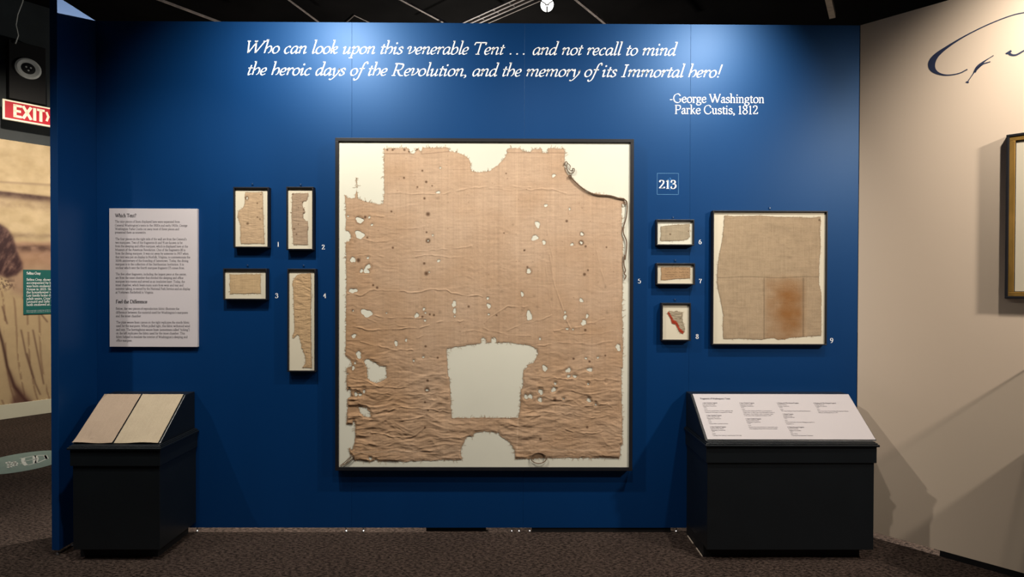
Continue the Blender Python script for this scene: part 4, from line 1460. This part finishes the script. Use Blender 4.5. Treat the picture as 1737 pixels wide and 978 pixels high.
EL = [(610, 373, 6, 5.5), (610, 397.8, 7, 7.5), (626.4, 368.5, 2, 2.5), (630.9, 381, 2, 2.2), (590.4, 366.3, 1.6, 1.6), (624, 437, 2, 2.5), (602, 409.7, 1.3, 1.5), (593.8, 413.5, 1.3, 1.3),
      (746.8, 284, 1.8, 1.8), (743.4, 325.8, 3.3, 2.6), (742.7, 336.3, 1.8, 1.2), (734, 398.4, 1.5, 2), (726, 408, 1.6, 1.8), (939.3, 297.6, 3, 3), (925.8, 348.3, 2.8, 2.8), (966.3, 354, 1.8, 2), (911.8, 380.4, 3.7, 6.5), (907.3, 403, 5.2, 5),
      (922.8, 410.8, 3.2, 3.5), (987, 396.6, 2.6, 3.4), (986, 411.3, 2.6, 2.4), (970.3, 414.2, 2.6, 2.6), (870, 380.9, 1, 1), (598.5, 440, 4, 5.6), (608, 441.5, 1.3, 2.5), (624.4, 451.7, 4, 4.2), (621.4, 459, 5.5, 4),
      (613.2, 459, 2.8, 3.2), (598.9, 492.6, 6.8, 4.2), (622, 530.5, 9.8, 6.5), (598, 526.4, 2.5, 1.6), (600.3, 569.3, 3.8, 3.6), (655.5, 530.5, 1.5, 1.5), (707.3, 520, 1.6, 1.6), (719, 523.7, 2, 3), (721.6, 530, 2.5, 1.4),
      (706.9, 534.5, 3.8, 4), (721, 543, 2.5, 1.8), (746, 529.4, 1.3, 1.3), (770.3, 515, 3.7, 5.2), (771, 526.8, 2.9, 4.4), (771.3, 536.2, 1.8, 1.5), (744, 441.9, 2.6, 2.6), (728, 461, 1.8, 1.3), (671.9, 581.6, 2.9, 4.8),
      (688.9, 576.5, 1.8, 3.2), (608.5, 601, 4.5, 6.2), (701.7, 611.9, 1.8, 2.8), (718, 605, 1.8, 2.2), (602, 615.3, 1.6, 2.2), (897, 459.5, 4, 3.8), (885.9, 498.7, 2.4, 4.8), (851, 494.2, 1.5, 1.5), (827.4, 505.5, 2.4, 2.2),
      (829.2, 518.2, 3.5, 4), (829.2, 533, 2, 2), (897.7, 535, 5.1, 7.6), (906, 502, 1.2, 1.2), (935.6, 507.5, 1, 1), (986, 509, 3.5, 3.2), (958.5, 529.4, 1.6, 2.8), (958.5, 537.6, 2.8, 4.2), (995.9, 535.6, 2.2, 4.2),
      (990.2, 546.8, 4.5, 4.5), (962.2, 557.5, 2.4, 2.2), (971.8, 558.5, 1.7, 1.7), (1030, 529.8, 1.4, 1.4), (916, 574, 1.9, 2.4), (886.5, 525.7, 1.4, 1.4), (911, 520.2, 1.3, 1.3), (1048.7, 588.7, 4.1, 5.8), (1027, 486, 1, 1.6),
      (1014.3, 606, 2, 2), (993.9, 607.2, 2, 2.2), (924, 624, 3.9, 5.8), (964, 627.3, 4.3, 4.3), (1000.4, 626.4, 4.3, 3.9), (964.5, 637.2, 3, 2.6), (975, 637.6, 3, 3.2), (941.8, 649.8, 2.4, 2.4), (997.8, 650.5, 2.1, 2.1),
      (939.2, 660, 4, 4.2), (917.3, 663.8, 3.9, 5), (892, 672, 3.2, 4.6), (899.5, 671.5, 3.6, 4.6), (916, 677.3, 4.3, 3.6), (956, 675.6, 1.8, 1.8), (998.7, 678, 3.7, 3.5), (1010.5, 685.3, 1.8, 2.2), (1027.9, 646.2, 1.4, 1.7),
      (910.6, 628.4, 1.3, 1.3), (599.3, 623.6, 2, 5.2), (602.3, 615, 1.6, 3), (589.6, 633.7, 1.3, 1.7), (604, 667.7, 2.6, 4.7), (611, 668.3, 2.8, 3.2), (617.6, 663.4, 1.8, 4.6), (724.3, 660.8, 2.2, 2.8), (736.8, 673.5, 1.1, 1.4),
      (628.3, 776.5, 2.8, 2.8)]
SP = [(685.3, 301.5, 1.6), (716.4, 289.3, 1.6), (723, 308.4, 2), (708, 317, 1.5), (720, 336.3, 1.8), (726, 363, 3.2), (664, 358.4, 1.6), (619.6, 368, 2.2), (723.6, 393.7, 1.5), (733, 315, 1.2), (623, 402.7, 1.6), (666.4, 419.8, 1.8),
      (719.5, 446.6, 2), (723.2, 463.6, 3.2), (633, 483.4, 1.8), (639.8, 487.5, 2), (716.5, 537, 1.8), (729, 533, 1.6), (736, 534, 1.8), (722, 587, 1.8), (742.5, 606.3, 1.7), (795, 519.6, 1.8), (725.4, 645, 2), (721, 681.6, 1.6),
      (726.4, 695, 1.6), (721, 724, 1.8), (890, 424, 1.3), (894.6, 452.7, 1.5), (997.3, 458, 1.5), (842.5, 534.5, 1.3), (992.8, 559.5, 2), (973, 608, 1.8), (1000, 612.7, 1.8), (1026.6, 602.6, 1.4), (961.3, 374.6, 2), (993.3, 417.5, 1.8),
      (1028.8, 419, 1.3), (941, 676.7, 2.6), (916.6, 744, 2.2), (996, 724, 2), (657, 254, 1.6), (666, 254, 1.8), (669, 252, 1.2), (686, 254, 1.8), (694, 257, 1.6), (707, 253, 2), (858.5, 294, 1.2), (855, 395, 1.2), (889, 424.5, 1.3),
      (726, 408, 3.6), (986, 411.3, 4), (991.4, 465, 2.4), (724.3, 660.8, 4), (987, 396.6, 3.2), (897, 459.5, 4.6), (610, 373, 6), (608, 441, 3), (626, 452, 5)]
CR = [([(560, 498), (600, 498), (615, 499), (636, 491), (700, 495), (735, 491), (757, 492), (780, 500), (830, 503)], 1.), ([(632, 534), (660, 539), (690, 538), (730, 540)], .9), ([(600, 553), (640, 560), (690, 556), (712, 555), (740, 547), (790, 544)], 1.1),
      ([(625, 541), (650, 549), (690, 552)], .8), ([(708, 574), (722, 566), (730, 560)], .8), ([(612, 580), (640, 586), (670, 592), (700, 594)], 1.), ([(610, 432), (640, 434), (655, 436)], .8), ([(705, 435), (730, 432), (760, 436), (800, 434)], .7),
      ([(651, 326), (700, 328), (745, 328), (760, 327), (795, 320), (850, 316), (900, 318)], .7), ([(651, 367), (640, 367), (620, 366)], .8), ([(655, 387), (690, 387), (720, 385)], .5), ([(590, 405), (640, 409), (660, 408)], .7),
      ([(690, 425), (740, 424), (800, 418)], .6), ([(830, 320), (870, 322), (930, 321), (960, 328)], .6), ([(932, 430), (940, 480), (952, 515), (962, 545), (967, 556)], .9), ([(922, 425), (928, 470), (934, 520)], .6), ([(1012, 426), (1020, 460), (1028, 485)], .7),
      ([(925, 348), (930, 400), (938, 440)], .5), ([(822, 546), (840, 532), (860, 521), (880, 519), (895, 521)], .9), ([(860, 560), (890, 548), (912, 543), (935, 535)], .7), ([(940, 561), (970, 557), (1000, 548), (1025, 540)], .8),
      ([(910, 586), (960, 581), (1010, 583), (1040, 577)], .7), ([(585, 640), (620, 645), (640, 654), (680, 657), (722, 658)], 1.1), ([(620, 662), (670, 668), (720, 668), (755, 664)], .9), ([(634, 700), (660, 697), (680, 690), (730, 694), (760, 698)], 1.2),
      ([(650, 712), (690, 712), (720, 704)], 1.), ([(630, 732), (670, 740), (700, 739), (720, 725)], 1.1), ([(650, 747), (690, 748), (740, 742), (780, 741)], .9), ([(590, 668), (640, 666)], .8), ([(900, 640), (960, 641), (1010, 644), (1045, 644)], 1.),
      ([(970, 662), (1000, 668), (1040, 661)], .9), ([(952, 685), (990, 690), (1030, 684)], 1.1), ([(968, 702), (1000, 708), (1035, 704)], 1.2), ([(960, 728), (990, 735), (1020, 731)], 1.1), ([(885, 697), (930, 698), (970, 702)], .8), ([(900, 710), (935, 708), (960, 712)], .6),
      ([(820, 556), (860, 566), (900, 570)], .5), ([(760, 570), (800, 560), (830, 566)], .5), ([(1050, 560), (1000, 566), (940, 562)], .6)]
STITCH = [[(600, 766.5), (660, 765.5), (720, 765), (783, 763.5)], [(872, 763.5), (930, 762), (990, 763), (1052, 762.5)], [(879, 700), (878, 730), (877, 762)], [(652, 260.5), (697, 260.5)], [(715, 261), (762, 257)], [(860, 258.5), (957, 259.5)], [(766, 709.5), (879, 709.5)]]


def col_big(X, Y, ph):
    f = fbm(X / 55, Y / 45, 41, 3)
    left = np.clip((700 - X) / 110, 0, 1)
    low = np.clip((Y - 430) / 200, 0, 1)
    a = np.array([.475, .338, .235])
    b = np.array([.385, .240, .138])
    k = np.clip(.12 + .55 * left * (.3 + .7 * np.clip((Y - 330) / 80, 0, 1)) + .42 * low + (f - .5) * .8, 0, 1)[..., None]
    c = a * (1 - k) + b * k
    mid = np.exp(-(((X - 830) / 120) ** 2)) * np.clip((520 - Y) / 150, 0, 1)
    c = c * (1 + .06 * mid[..., None])
    c = c * (1 + .10 * (vnoise(X / 1.3, Y / 60, 3) - .5) + .10 * (vnoise(X / 50, Y / 1.2, 4) - .5) + .12 * (fbm(X / 7, Y / 5, 44, 3) - .5))[..., None]
    c = c * (1 - .10 * np.exp(-((X - 846) / 2.) ** 2)[..., None])
    c = c * (1 + .05 * np.exp(-(((X - 846) % 62 - 31) / 2.) ** 2))[..., None]
    br = np.array([.09, .045, .025])
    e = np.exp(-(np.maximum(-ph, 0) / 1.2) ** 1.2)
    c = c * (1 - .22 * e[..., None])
    for sx, sy, sr in SP:
        sel = (np.abs(X - sx) < sr * 3 + 2) & (np.abs(Y - sy) < sr * 3 + 2)
        d = np.hypot(X[sel] - sx, (Y[sel] - sy)) / sr
        k_ = (np.clip(1.45 - d, 0, 1) ** .7 * .9)[:, None] if sr < 4.5 else (np.exp(-((d - 1.15) / .25) ** 2) * .35)[:, None]
        c[sel] = c[sel] * (1 - k_) + br * k_
    rs = np.random.RandomState(5)
    for _ in range(260):
        sx = rs.uniform(590, 1054)
        sy = rs.uniform(262, 775)
        sr = rs.uniform(.5, 1.2)
        sel = (np.abs(X - sx) < 4) & (np.abs(Y - sy) < 4)
        d = np.hypot(X[sel] - sx, Y[sel] - sy) / sr
        k_ = (np.clip(1.3 - d, 0, 1) * .5)[:, None]
        c[sel] = c[sel] * (1 - k_) + br * 1.5 * k_
    for i, q in enumerate(STITCH):
        d = linedist(X, Y, q)
        if i in (0, 1, 2):
            k_ = (np.exp(-(d / .6) ** 2) * (.35 + .3 * (np.sin(X * 2.2 + Y * 2.2) > 0)))[..., None]
            c = c * (1 - k_) + np.array([.62, .47, .34]) * k_
        else:
            k_ = (np.exp(-(d / .6) ** 2) * .55)[..., None]
            c = c * (1 - k_) + br * k_
    return c


def h_big(X, Y):
    low = np.clip((Y - 560) / 120, 0, 1)
    left = np.clip((720 - X) / 120, 0, 1)
    amp = .0005 + .0019 * low + .0008 * left * np.clip((Y - 330) / 60, 0, 1)
    wx = X / 34 + .9 * fbm(X / 50, Y / 50, 51, 2)
    r1 = fbm(wx, Y / 8 + 1.6 * vnoise(X / 30, Y / 26, 9), 52, 3)
    r1 = 1 - np.abs(2 * r1 - 1) * 2.2
    r2 = 1 - np.abs(2 * fbm(X / 16 + Y / 40, Y / 5 + 1.2 * vnoise(X / 18, Y / 18, 77), 78, 3) - 1) * 2.2
    gate = np.clip(fbm(X / 45, Y / 30, 79, 2) * 2.2 - .6, 0, 1)
    fine = fbm(X / 5, Y / 2.6, 55, 3) - .5
    rc = np.exp(-(((X - 830) / 70) ** 2 + ((Y - 480) / 120) ** 2))
    h = amp * r1 * (.35 + .9 * gate) + amp * .55 * r2 * (1.2 - gate) + fine * (.0009 + .0006 * low) + rc * (fbm(X / 4, Y / 5, 57, 2) - .5) * .0016
    big_ = (1 - np.abs(2 * fbm(X / 55, Y / 19 + 1.5 * vnoise(X / 40, Y / 40, 61), 62, 3) - 1) * 2) * low * .0062 * np.clip(.3 + gate, 0, 1)
    h = h + big_
    for i_, (pts, a) in enumerate(CR):
        b = np.asarray(pts)
        sel = (X > b[:, 0].min() - 8) & (X < b[:, 0].max() + 8) & (Y > b[:, 1].min() - 8) & (Y < b[:, 1].max() + 8)
        xs, ys = X[sel], Y[sel]
        d = linedist(xs, ys + 2.2 * (fbm(xs / 9, ys / 9, i_ + 90, 2) - .5) * 2, _spline(pts, 4).tolist())
        br_ = np.clip(fbm(xs / 12, ys / 12, i_ + 130, 2) * 2.4 - .55, .1, 1.1)
        h[sel] += a * .0026 * br_ * np.exp(-(d / 1.05) ** 2)
    return h


cloth('tent_cloth', big, bc, ym, OUT, [WIN, BH1, BH2] + EL, .85, col_big, h_big, lift=.0018, rag=1.0, seed=3)


# loose threads along the torn edges
def fringe(polys, name, parent, org, n_per, col_m, lmin, lmax, seed, yv):
    rs = np.random.RandomState(seed)
    k = MB(org)
    for poly, inward in polys:
        pl = np.asarray(poly, float)
        nx_ = len(pl)
        area = .5 * np.sum(pl[:, 0] * np.roll(pl[:, 1], -1) - np.roll(pl[:, 0], -1) * pl[:, 1])
        sg = 1 if (area > 0) != inward else -1
        for i in range(nx_):
            a, b = pl[i], pl[(i + 1) % nx_]
            d = b - a
            L_ = np.hypot(*d)
            if L_ < 1.5:
                continue
            nrm = np.array([d[1], -d[0]]) / L_ * sg
            for _ in range(rs.poisson(L_ * n_per)):
                p = a + d * rs.rand() - nrm * .8
                ln = rs.uniform(lmin, lmax) * (1 if rs.rand() < .85 else 2)
                tip = p + nrm * ln + d / L_ * rs.uniform(-.6, .6) * ln
                md_ = (p + tip) / 2 + d / L_ * rs.uniform(-.3, .3) * ln
                w_ = .22
                for q0, q1 in ((p, md_), (md_, tip)):
                    e_ = (q1 - q0)
                    t_ = np.array([-e_[1], e_[0]]) / (np.hypot(*e_) + 1e-6) * w_
                    Q = on_wall([q0[0] - t_[0], q1[0] - t_[0], q1[0] + t_[0], q0[0] + t_[0]], [q0[1] - t_[1], q1[1] - t_[1], q1[1] + t_[1], q0[1] + t_[1]], yv)
                    k.add([tuple(v) for v in Q], [(0, 1, 2, 3)])
    o = k.build(name, col_m, parent)
    o['kind'] = 'stuff'
    return o


THREAD = mat('loose_thread', (.40, .28, .18), .9, .1, noise=(150, .2, (1, 1, 1)))
fringe([(OUT, False), (WIN, True), (BH1, True), (BH2, True)], 'frayed_threads', big, bc, .42, THREAD, 1.4, 3.6, 4, ym - .0022)


# rope: two twisted strands
def rope(pts3, r, pitch, name, m, parent, org, strands=2):
    P_ = _spline(np.asarray(pts3), 14)
    seg = np.linalg.norm(np.diff(P_, axis=0), axis=1)
    L_ = np.concatenate([[0], np.cumsum(seg)])
    n = max(12, int(L_[-1] / (pitch / 7)))
    s_ = np.linspace(0, L_[-1], n)
    Q = np.stack([np.interp(s_, L_, P_[:, i]) for i in range(3)], 1)
    d = np.gradient(Q, axis=0)
    d /= np.linalg.norm(d, axis=1)[:, None] + 1e-9
    k = MB(org)
    yv = np.array([0, 1., 0])
    u = np.cross(d, yv)
    u /= np.linalg.norm(u, axis=1)[:, None] + 1e-9
    for j in range(strands):
        a = s_ / pitch * 2 * np.pi + j * 2 * np.pi / strands
        pp = Q + (np.cos(a)[:, None] * u + np.sin(a)[:, None] * yv) * r * .55
        k.tube([tuple(q_) for q_ in pp], r * .62, 6)
    return k.build(name, m, parent, smooth=True)


def rp(ox, oy, s, pts, dy=.0):
    return [on_wall(ox + x / s, oy + y / s, ym - .010 - dy) for x, y in pts]


top = rp(820, 220, 4.444, [(648, 342), (700, 400), (770, 455), (850, 488), (950, 495), (1020, 515), (1062, 522), (1083, 560), (1078, 650), (1053, 760), (1080, 850), (1068, 975)]) + \
    rp(820, 420, 4.889, [(1168, 60), (1166, 140), (1178, 185), (1168, 215), (1182, 232), (1170, 262)])
rope(top, .0040, .016, 'rope', CORD, big, bc)
rope(rp(820, 220, 4.444, [(612, 262), (620, 240), (632, 250), (626, 290), (650, 325), (678, 322), (684, 292), (668, 296)]), .0032, .014, 'rope_curl', CORD, big, bc)
rope(rp(820, 220, 4.444, [(632, 250), (655, 272), (650, 300), (668, 312)], .002), .0022, .014, 'rope_curl', CORD, big, bc)
rope(rp(820, 220, 4.444, [(640, 350), (655, 340), (664, 352), (650, 358), (642, 348)], .002), .0030, .014, 'rope_knot', CORD, big, bc)
rope(rp(820, 220, 4.444, [(1060, 520), (1078, 535), (1082, 552), (1066, 560), (1056, 545), (1064, 528)], .003), .0026, .014, 'rope_knot', CORD, big, bc)
cr = [(437 + 60 * math.cos(a), 822 - 42 * math.sin(a)) for a in np.linspace(-.05, 2 * math.pi - .1, 26)]
rope(rp(820, 600, 4.656, cr, .002), .0032, .014, 'cord_loop', CORD, big, bc)
for q in ([(80, 882), (120, 850), (160, 812), (190, 800)], [(84, 888), (130, 862), (175, 828), (188, 806)], [(95, 870), (120, 866), (160, 820), (172, 800)]):
    rope(rp(560, 600, 4.656, q), .0026, .013, 'cord_end', CORD, big, bc)

# ---- small frames
FD = .042


def hooks(r, c, ext, px, py):
    """small security screw tab just above the frame"""
    q = on_wall(px, py, -.004)
    MB(c).box((q[0] - .007, -.004, q[2] - .010), (q[0] + .007, -.0005, q[2] + .006)).build('hanging_tab', BLUE, r, bevel=.001)
    MB(c).lathe((q[0], -.004, q[2]), (0, -1, 0), [(0, .0035), (.002, .003)], 8).build('screw', STEEL, r)


def small(name, outer, label, outline, holes, base, seed, tabs, spots=(), wr=.0009, wfx=20, wfy=4, rag=.45, matm=MATC, face=.009, extra=None, step=.5, hx=None):
    r, c, ymm, ext = frame_thing(name, outer, None, FD, label, face, matm, mdep=.014)
    tag(r, label, 'framed textile', 'small framed linen scraps' if name == 'framed_scrap' else None)
    hooks(r, c, ext, *tabs)
    b = np.asarray(base) * (.74 if name == 'framed_panel_fragment' else .84)

    def cf(X, Y, ph):
        cc = b * (1 + .22 * (fbm(X / 9, Y / 7, seed, 3) - .5) + .14 * (vnoise(X / .8, Y / 20, seed + 1) - .5) + .14 * (vnoise(X / 20, Y / .8, seed + 2) - .5))[..., None]
        cc = cc * (1 - .3 * np.exp(-(np.maximum(-ph, 0) / .8) ** 1.2))[..., None]
        for sx, sy, sr in spots:
            k_ = (np.clip(1.3 - np.hypot(X - sx, Y - sy) / sr, 0, 1) * .8)[..., None]
            cc = cc * (1 - k_) + np.array([.07, .035, .018]) * k_
        if extra:
            cc = extra(X, Y, cc)
        return cc

    def hf(X, Y):
        v = fbm(X / wfx, Y / wfy + .8 * vnoise(X / 14, Y / 10, seed + 3), seed + 4, 3)
        h = wr * (1 - np.abs(2 * v - 1) * 2.2) + wr * .5 * (fbm(X / 3, Y / 2, seed + 6, 2) - .5)
        if hx:
            h = h + hx(X, Y)
        return h
    cloth('cloth', r, c, ymm, outline, holes, step, cf, hf, lift=.0018, rag=rag, seed=seed, ragfreq=.9)
    fringe([(outline, False)], 'frayed_threads', r, c, .55, THREAD, .8, 1.9, seed, ymm - .0016)
    return r, c, ymm


s1_ = 5.752
small('framed_scrap', (395.6, 317, 455.6, 420), 'small upright black frame, top left of the four, scrap with dark-edged holes',
      conv(360, 300, s1_, [(322, 148), (400, 150), (492, 146), (495, 220), (495, 300), (500, 400), (500, 480), (506, 570), (512, 650), (420, 648), (350, 652), (280, 650), (272, 610), (277, 560), (272, 500), (275, 470), (262, 430), (247, 390), (250, 350), (262, 325), (285, 312), (300, 298), (318, 260), (320, 230), (316, 200)]),
      convh(360, 300, s1_, [(340, 205, 8, 14)]), (.52, .37, .235), 71, (428, 311.5),
      [(418.6, 335.7, 4.), (436.5, 344.7, 1.6), (420, 378.8, 2.6), (436.5, 368, 1.5), (441, 371.5, 1.6), (445, 326.5, 1.4), (442.5, 330, 1.2), (444, 353, 1.3)], wr=.0008, wfx=12)
small('framed_scrap', (485.5, 316.5, 531.5, 423.8), 'narrow upright black frame with jagged grey-brown scrap, top right of the four',
      conv(360, 300, s1_, [(778, 158), (850, 160), (938, 158), (935, 190), (928, 215), (918, 232), (892, 238), (880, 262), (882, 285), (900, 318), (905, 348), (886, 360), (888, 395), (905, 415), (912, 430), (930, 430), (935, 480), (930, 560), (932, 662), (860, 660), (792, 662), (788, 600), (783, 540), (778, 450), (774, 380), (778, 300)]),
      [], (.40, .29, .20), 83, (510, 312.5),
      [(513.5, 343, 1.5), (515, 355.5, 1.5), (506, 352, 1.), (515.5, 361, 1.6), (499, 388, 2), (503, 397, 1.5), (506, 380, 1.2), (515, 368, 1.3), (496.5, 328.5, 2)], wr=.0010)
s2_ = 4.657
small('framed_scrap', (378.3, 455, 452.5, 508.5), 'small horizontal black frame at lower left with plain tan rectangle scrap',
      conv(360, 440, s2_, [(138, 116), (200, 118), (260, 114), (330, 117), (383, 114), (383, 160), (380, 200), (385, 268), (320, 266), (250, 270), (180, 268), (140, 272), (142, 230), (136, 200), (142, 160)]),
      [], (.56, .40, .23), 91, (420, 449.5), wr=.0004, rag=.6)
s4o = conv(360, 440, s2_, [(700, 112), (740, 112), (778, 108), (782, 200), (782, 300), (778, 400), (782, 500), (780, 600), (783, 700), (785, 855), (750, 853), (712, 855), (722, 838), (735, 820), (738, 780), (732, 750), (722, 735), (715, 705), (703, 698), (706, 675), (695, 640), (688, 600), (668, 588), (655, 608), (645, 618), (632, 616), (634, 598), (646, 580), (650, 540), (648, 480), (643, 400), (645, 330), (642, 280), (640, 230), (632, 200), (640, 165), (650, 145), (670, 125)])
small('framed_scrap', (487.3, 455.5, 535.2, 630.5), 'tall narrow black frame with long tapering wrinkled scrap',
      s4o, [], (.53, .36, .205), 97, (515, 449.8), [(506, 537, 1.2), (520, 597, 1.1)], wr=.0017, wfx=16, wfy=5.5, rag=.6)
s6 = 5.75
small('framed_scrap', (1113.5, 372, 1177.8, 416.2), 'small horizontal black frame topmost on the right, grey scrap with one dark hole',
      conv(1090, 280, s6, [(175, 597), (215, 592), (260, 586), (330, 580), (410, 576), (460, 571), (458, 640), (460, 700), (430, 725), (380, 734), (300, 736), (200, 738), (190, 742), (173, 730), (178, 660)]),
      [], (.40, .33, .23), 101, (1142, 368.5), [(1136.8, 397, 1.8), (1168, 392, 1.3)], wr=.0005, matm=MATB)
small('framed_scrap', (1113.5, 446, 1179, 482.8), 'small horizontal black frame middle of the right column, brown scrap with inscription',
      conv(1090, 430, s6, [(180, 132), (260, 134), (330, 131), (465, 133), (464, 190), (465, 240), (400, 242), (310, 246), (270, 252), (230, 257), (180, 257), (182, 200)]),
      [], (.42, .27, .15), 107, (1145.5, 441), wr=.0004, rag=.3,
      extra=lambda X, Y, cc: cc * (1 - .45 * np.clip(sum(np.exp(-((Y - y0 - .4 * np.sin(X * 1.1)) / .55) ** 2) for y0 in (456, 461.5, 465.5, 469)) * (vnoise(X / 1.4, Y / 3, 9) > .38) * (X > 1128) * (X < 1168), 0, 1))[..., None])


RB = conv(1090, 430, s6, [(240, 575), (258, 566), (272, 592), (290, 622), (300, 645), (325, 655), (345, 680), (362, 725), (385, 745), (404, 762), (392, 782), (360, 764), (338, 722), (318, 688), (285, 680), (275, 640), (252, 600)])


def red_extra(X, Y, cc):
    k_ = (1 / (1 + np.exp(np.clip(sdf(X, Y, RB) / .35, -30, 30))))[..., None]
    return cc * (1 - k_) + np.array([.30, .035, .015]) * (.7 + .6 * fbm(X / 2, Y / 2, 5))[..., None] * k_


small('framed_scrap', (1122.2, 513.5, 1172, 578), 'small upright black frame with irregular scrap edged in red',
      conv(1090, 430, s6, [(240, 582), (250, 566), (262, 558), (285, 560), (310, 567), (322, 558), (335, 556), (350, 566), (388, 572), (388, 620), (392, 655), (402, 690), (412, 715), (413, 735), (404, 760), (392, 782), (372, 772), (355, 757), (338, 722), (318, 688), (302, 684), (285, 680), (280, 660), (275, 640), (262, 615), (252, 600)]),
      [], (.37, .31, .22), 113, (1145, 507.5), [(1154, 540, 1.2)], wr=.0016, wfx=8, wfy=3, extra=red_extra, rag=.35)
s9 = 3.621


def nine(X, Y, cc):
    U = (X - 1190) * s9
    V = (Y - 340) * s9
    st = 1 / (1 + np.exp(-(U - 392) / 8)) * 1 / (1 + np.exp((U - 628) / 10)) * 1 / (1 + np.exp(-(V - 478) / 10))
    ov = np.exp(-np.clip(((U - 545) / 95) ** 2 + ((V - 660) / 190) ** 2, 0, 30) ** 2)
    k_ = np.clip(st * (.42 + .42 * ov + .5 * (fbm(U / 60, V / 60, 7) - .5)), 0, 1)[..., None]
    cc = cc * (1 - k_) + np.array([.235, .110, .038]) * k_
    for d in (np.abs(V - 470 - 3 * np.sin(U / 60)) / 2.6, np.where(V > 475, np.abs(U - 384) / 4, 9), np.where(V > 475, np.abs(U - 625) / 5, 9)):
        cc = cc * (1 - .35 * np.exp(-np.clip(d, 0, 20) ** 2))[..., None]
    cc = cc * (1 - .2 * np.exp(-(((U - 540) / 18) ** 2 + ((V - 348) / 10) ** 2)))[..., None]
    top_ = np.exp(-((np.hypot((U - 440) / 160, (V - 330) / 170) - 1) / .1) ** 2) * (V < 300)
    return cc * (1 - .07 * top_)[..., None]


small('framed_panel_fragment', (1208.8, 357, 1403.4, 585), 'large near-square black frame with brown-stained linen panel at right',
      conv(1190, 340, s9, [(140, 90), (200, 96), (250, 95), (370, 92), (440, 98), (500, 100), (600, 102), (680, 104), (730, 98), (734, 125), (727, 180), (732, 240), (730, 300), (722, 400), (722, 510), (735, 560), (736, 620), (735, 690), (735, 830), (650, 832), (590, 838), (540, 842), (510, 852), (465, 852), (450, 843), (410, 845), (370, 852), (300, 850), (230, 845), (180, 850), (135, 848), (130, 770), (133, 700), (115, 600), (98, 530), (95, 450), (100, 390), (108, 330), (125, 260), (134, 180)]),
      [], (.46, .345, .225), 127, (1306, 352.5), [(1390, 373, 2.2)], wr=.0006, wfx=30, wfy=12, extra=nine, rag=.5, step=.7, face=.008)

# ---- gilt frame on the cream wall (cut by the picture edge)
gt = on_plane(1704, 500, np.array([XR, 0, 0]) - np.array([S2, S2, 0]) * .042, NC)
t0 = float((gt - np.array([XR, 0, 0])) @ TD)
z0 = float(on_plane(1704, 506, gt, NC)[2])
z1 = float(on_plane(1704, 229, gt, NC)[2])
t1 = t0 + .95
gc = cw((t0 + t1) / 2, 0, z0)
gf = empty('gilt_picture', gc)
fo_, fi = .013, .022
for nm, m_, a, b, o0, o1 in (('outer_moulding', FRAME, 0, .014, .002, .042), ('gold_moulding', GOLD, .014, .040, .002, .037), ('inner_fillet', FRAME, .040, .044, .002, .032)):
    k = MB(gc)
    for ta, tb_, za, zb_ in ((t0 + a, t1 - a, z0 + a, z0 + b), (t0 + a, t1 - a, z1 - b, z1 - a), (t0 + a, t0 + b, z0 + b, z1 - b), (t1 - b, t1 - a, z0 + b, z1 - b)):
        cbox(k, ta, tb_, o0, o1, za, zb_)
    k.build(nm, m_, gf, bevel=.002)
k = MB(gc)
cbox(k, t0 + .044, t1 - .044, .002, .026, z0 + .044, z1 - .044)
k.build('mat_board', MATC, gf)
k = MB(gc)
cbox(k, t0 + .044 + .11, t1 - .15, .0262, .0275, z0 + .044 + .11, z1 - .12)
k.build('document', mat('olive_document', (.23, .185, .10), .8, .2, noise=(30, .3, (1, 1, 8))), gf)
tag(gf, 'gilt and black framed picture at right edge on the cream wall', 'picture')

# ---- display plinth with clear cover just beyond the right edge of the picture; its edges shade the cream wall
pc0 = cw(1.3, .24, 0)
dp = empty('display_plinth', pc0)
cbox(MB(pc0), .95, 1.65, .01, .46, 0, .86).build('body', PED, dp, bevel=.003)
k = MB(pc0)
T0, T1, O0, O1, ZA, ZB = .96, 1.64, .02, .45, .861, 1.34
e = .007
for ta in (T0, T1 - e):
    for oa in (O0, O1 - e):
        cbox(k, ta, ta + e, oa, oa + e, ZA, ZB)
for oa in (O0, O1 - e):
    cbox(k, T0, T1, oa, oa + e, ZB, ZB + e)
for ta in (T0, T1 - e):
    cbox(k, ta, ta + e, O0 + e, O1 - e, ZB, ZB + e)
k.build('cover_edges', SPKW, dp)
ac = bpy.data.materials.new('clear_acrylic')
ac.use_nodes = True
nt = ac.node_tree
nt.nodes.clear()
mo = nt.nodes.new('ShaderNodeOutputMaterial')
mx = nt.nodes.new('ShaderNodeMixShader')
tr = nt.nodes.new('ShaderNodeBsdfTransparent')
tr.inputs[0].default_value = (.93, .94, .94, 1)
gs = nt.nodes.new('ShaderNodeBsdfGlossy')
gs.inputs['Roughness'].default_value = .02
mx.inputs[0].default_value = .05
nt.links.new(tr.outputs[0], mx.inputs[1])
nt.links.new(gs.outputs[0], mx.inputs[2])
nt.links.new(mx.outputs[0], mo.inputs[0])
k = MB(pc0)
cbox(k, T0 + .002, T0 + .005, O0 + e, O1 - e, ZA, ZB)
cbox(k, T1 - .005, T1 - .002, O0 + e, O1 - e, ZA, ZB)
cbox(k, T0 + e, T1 - e, O1 - .005, O1 - .002, ZA, ZB)
cbox(k, T0 + e, T1 - e, O0 + e, O1 - e, ZB + .002, ZB + .005)
k.build('cover_panes', ac, dp)
tag(dp, 'dark plinth with clear cover standing against the cream wall right of the view', 'plinth')
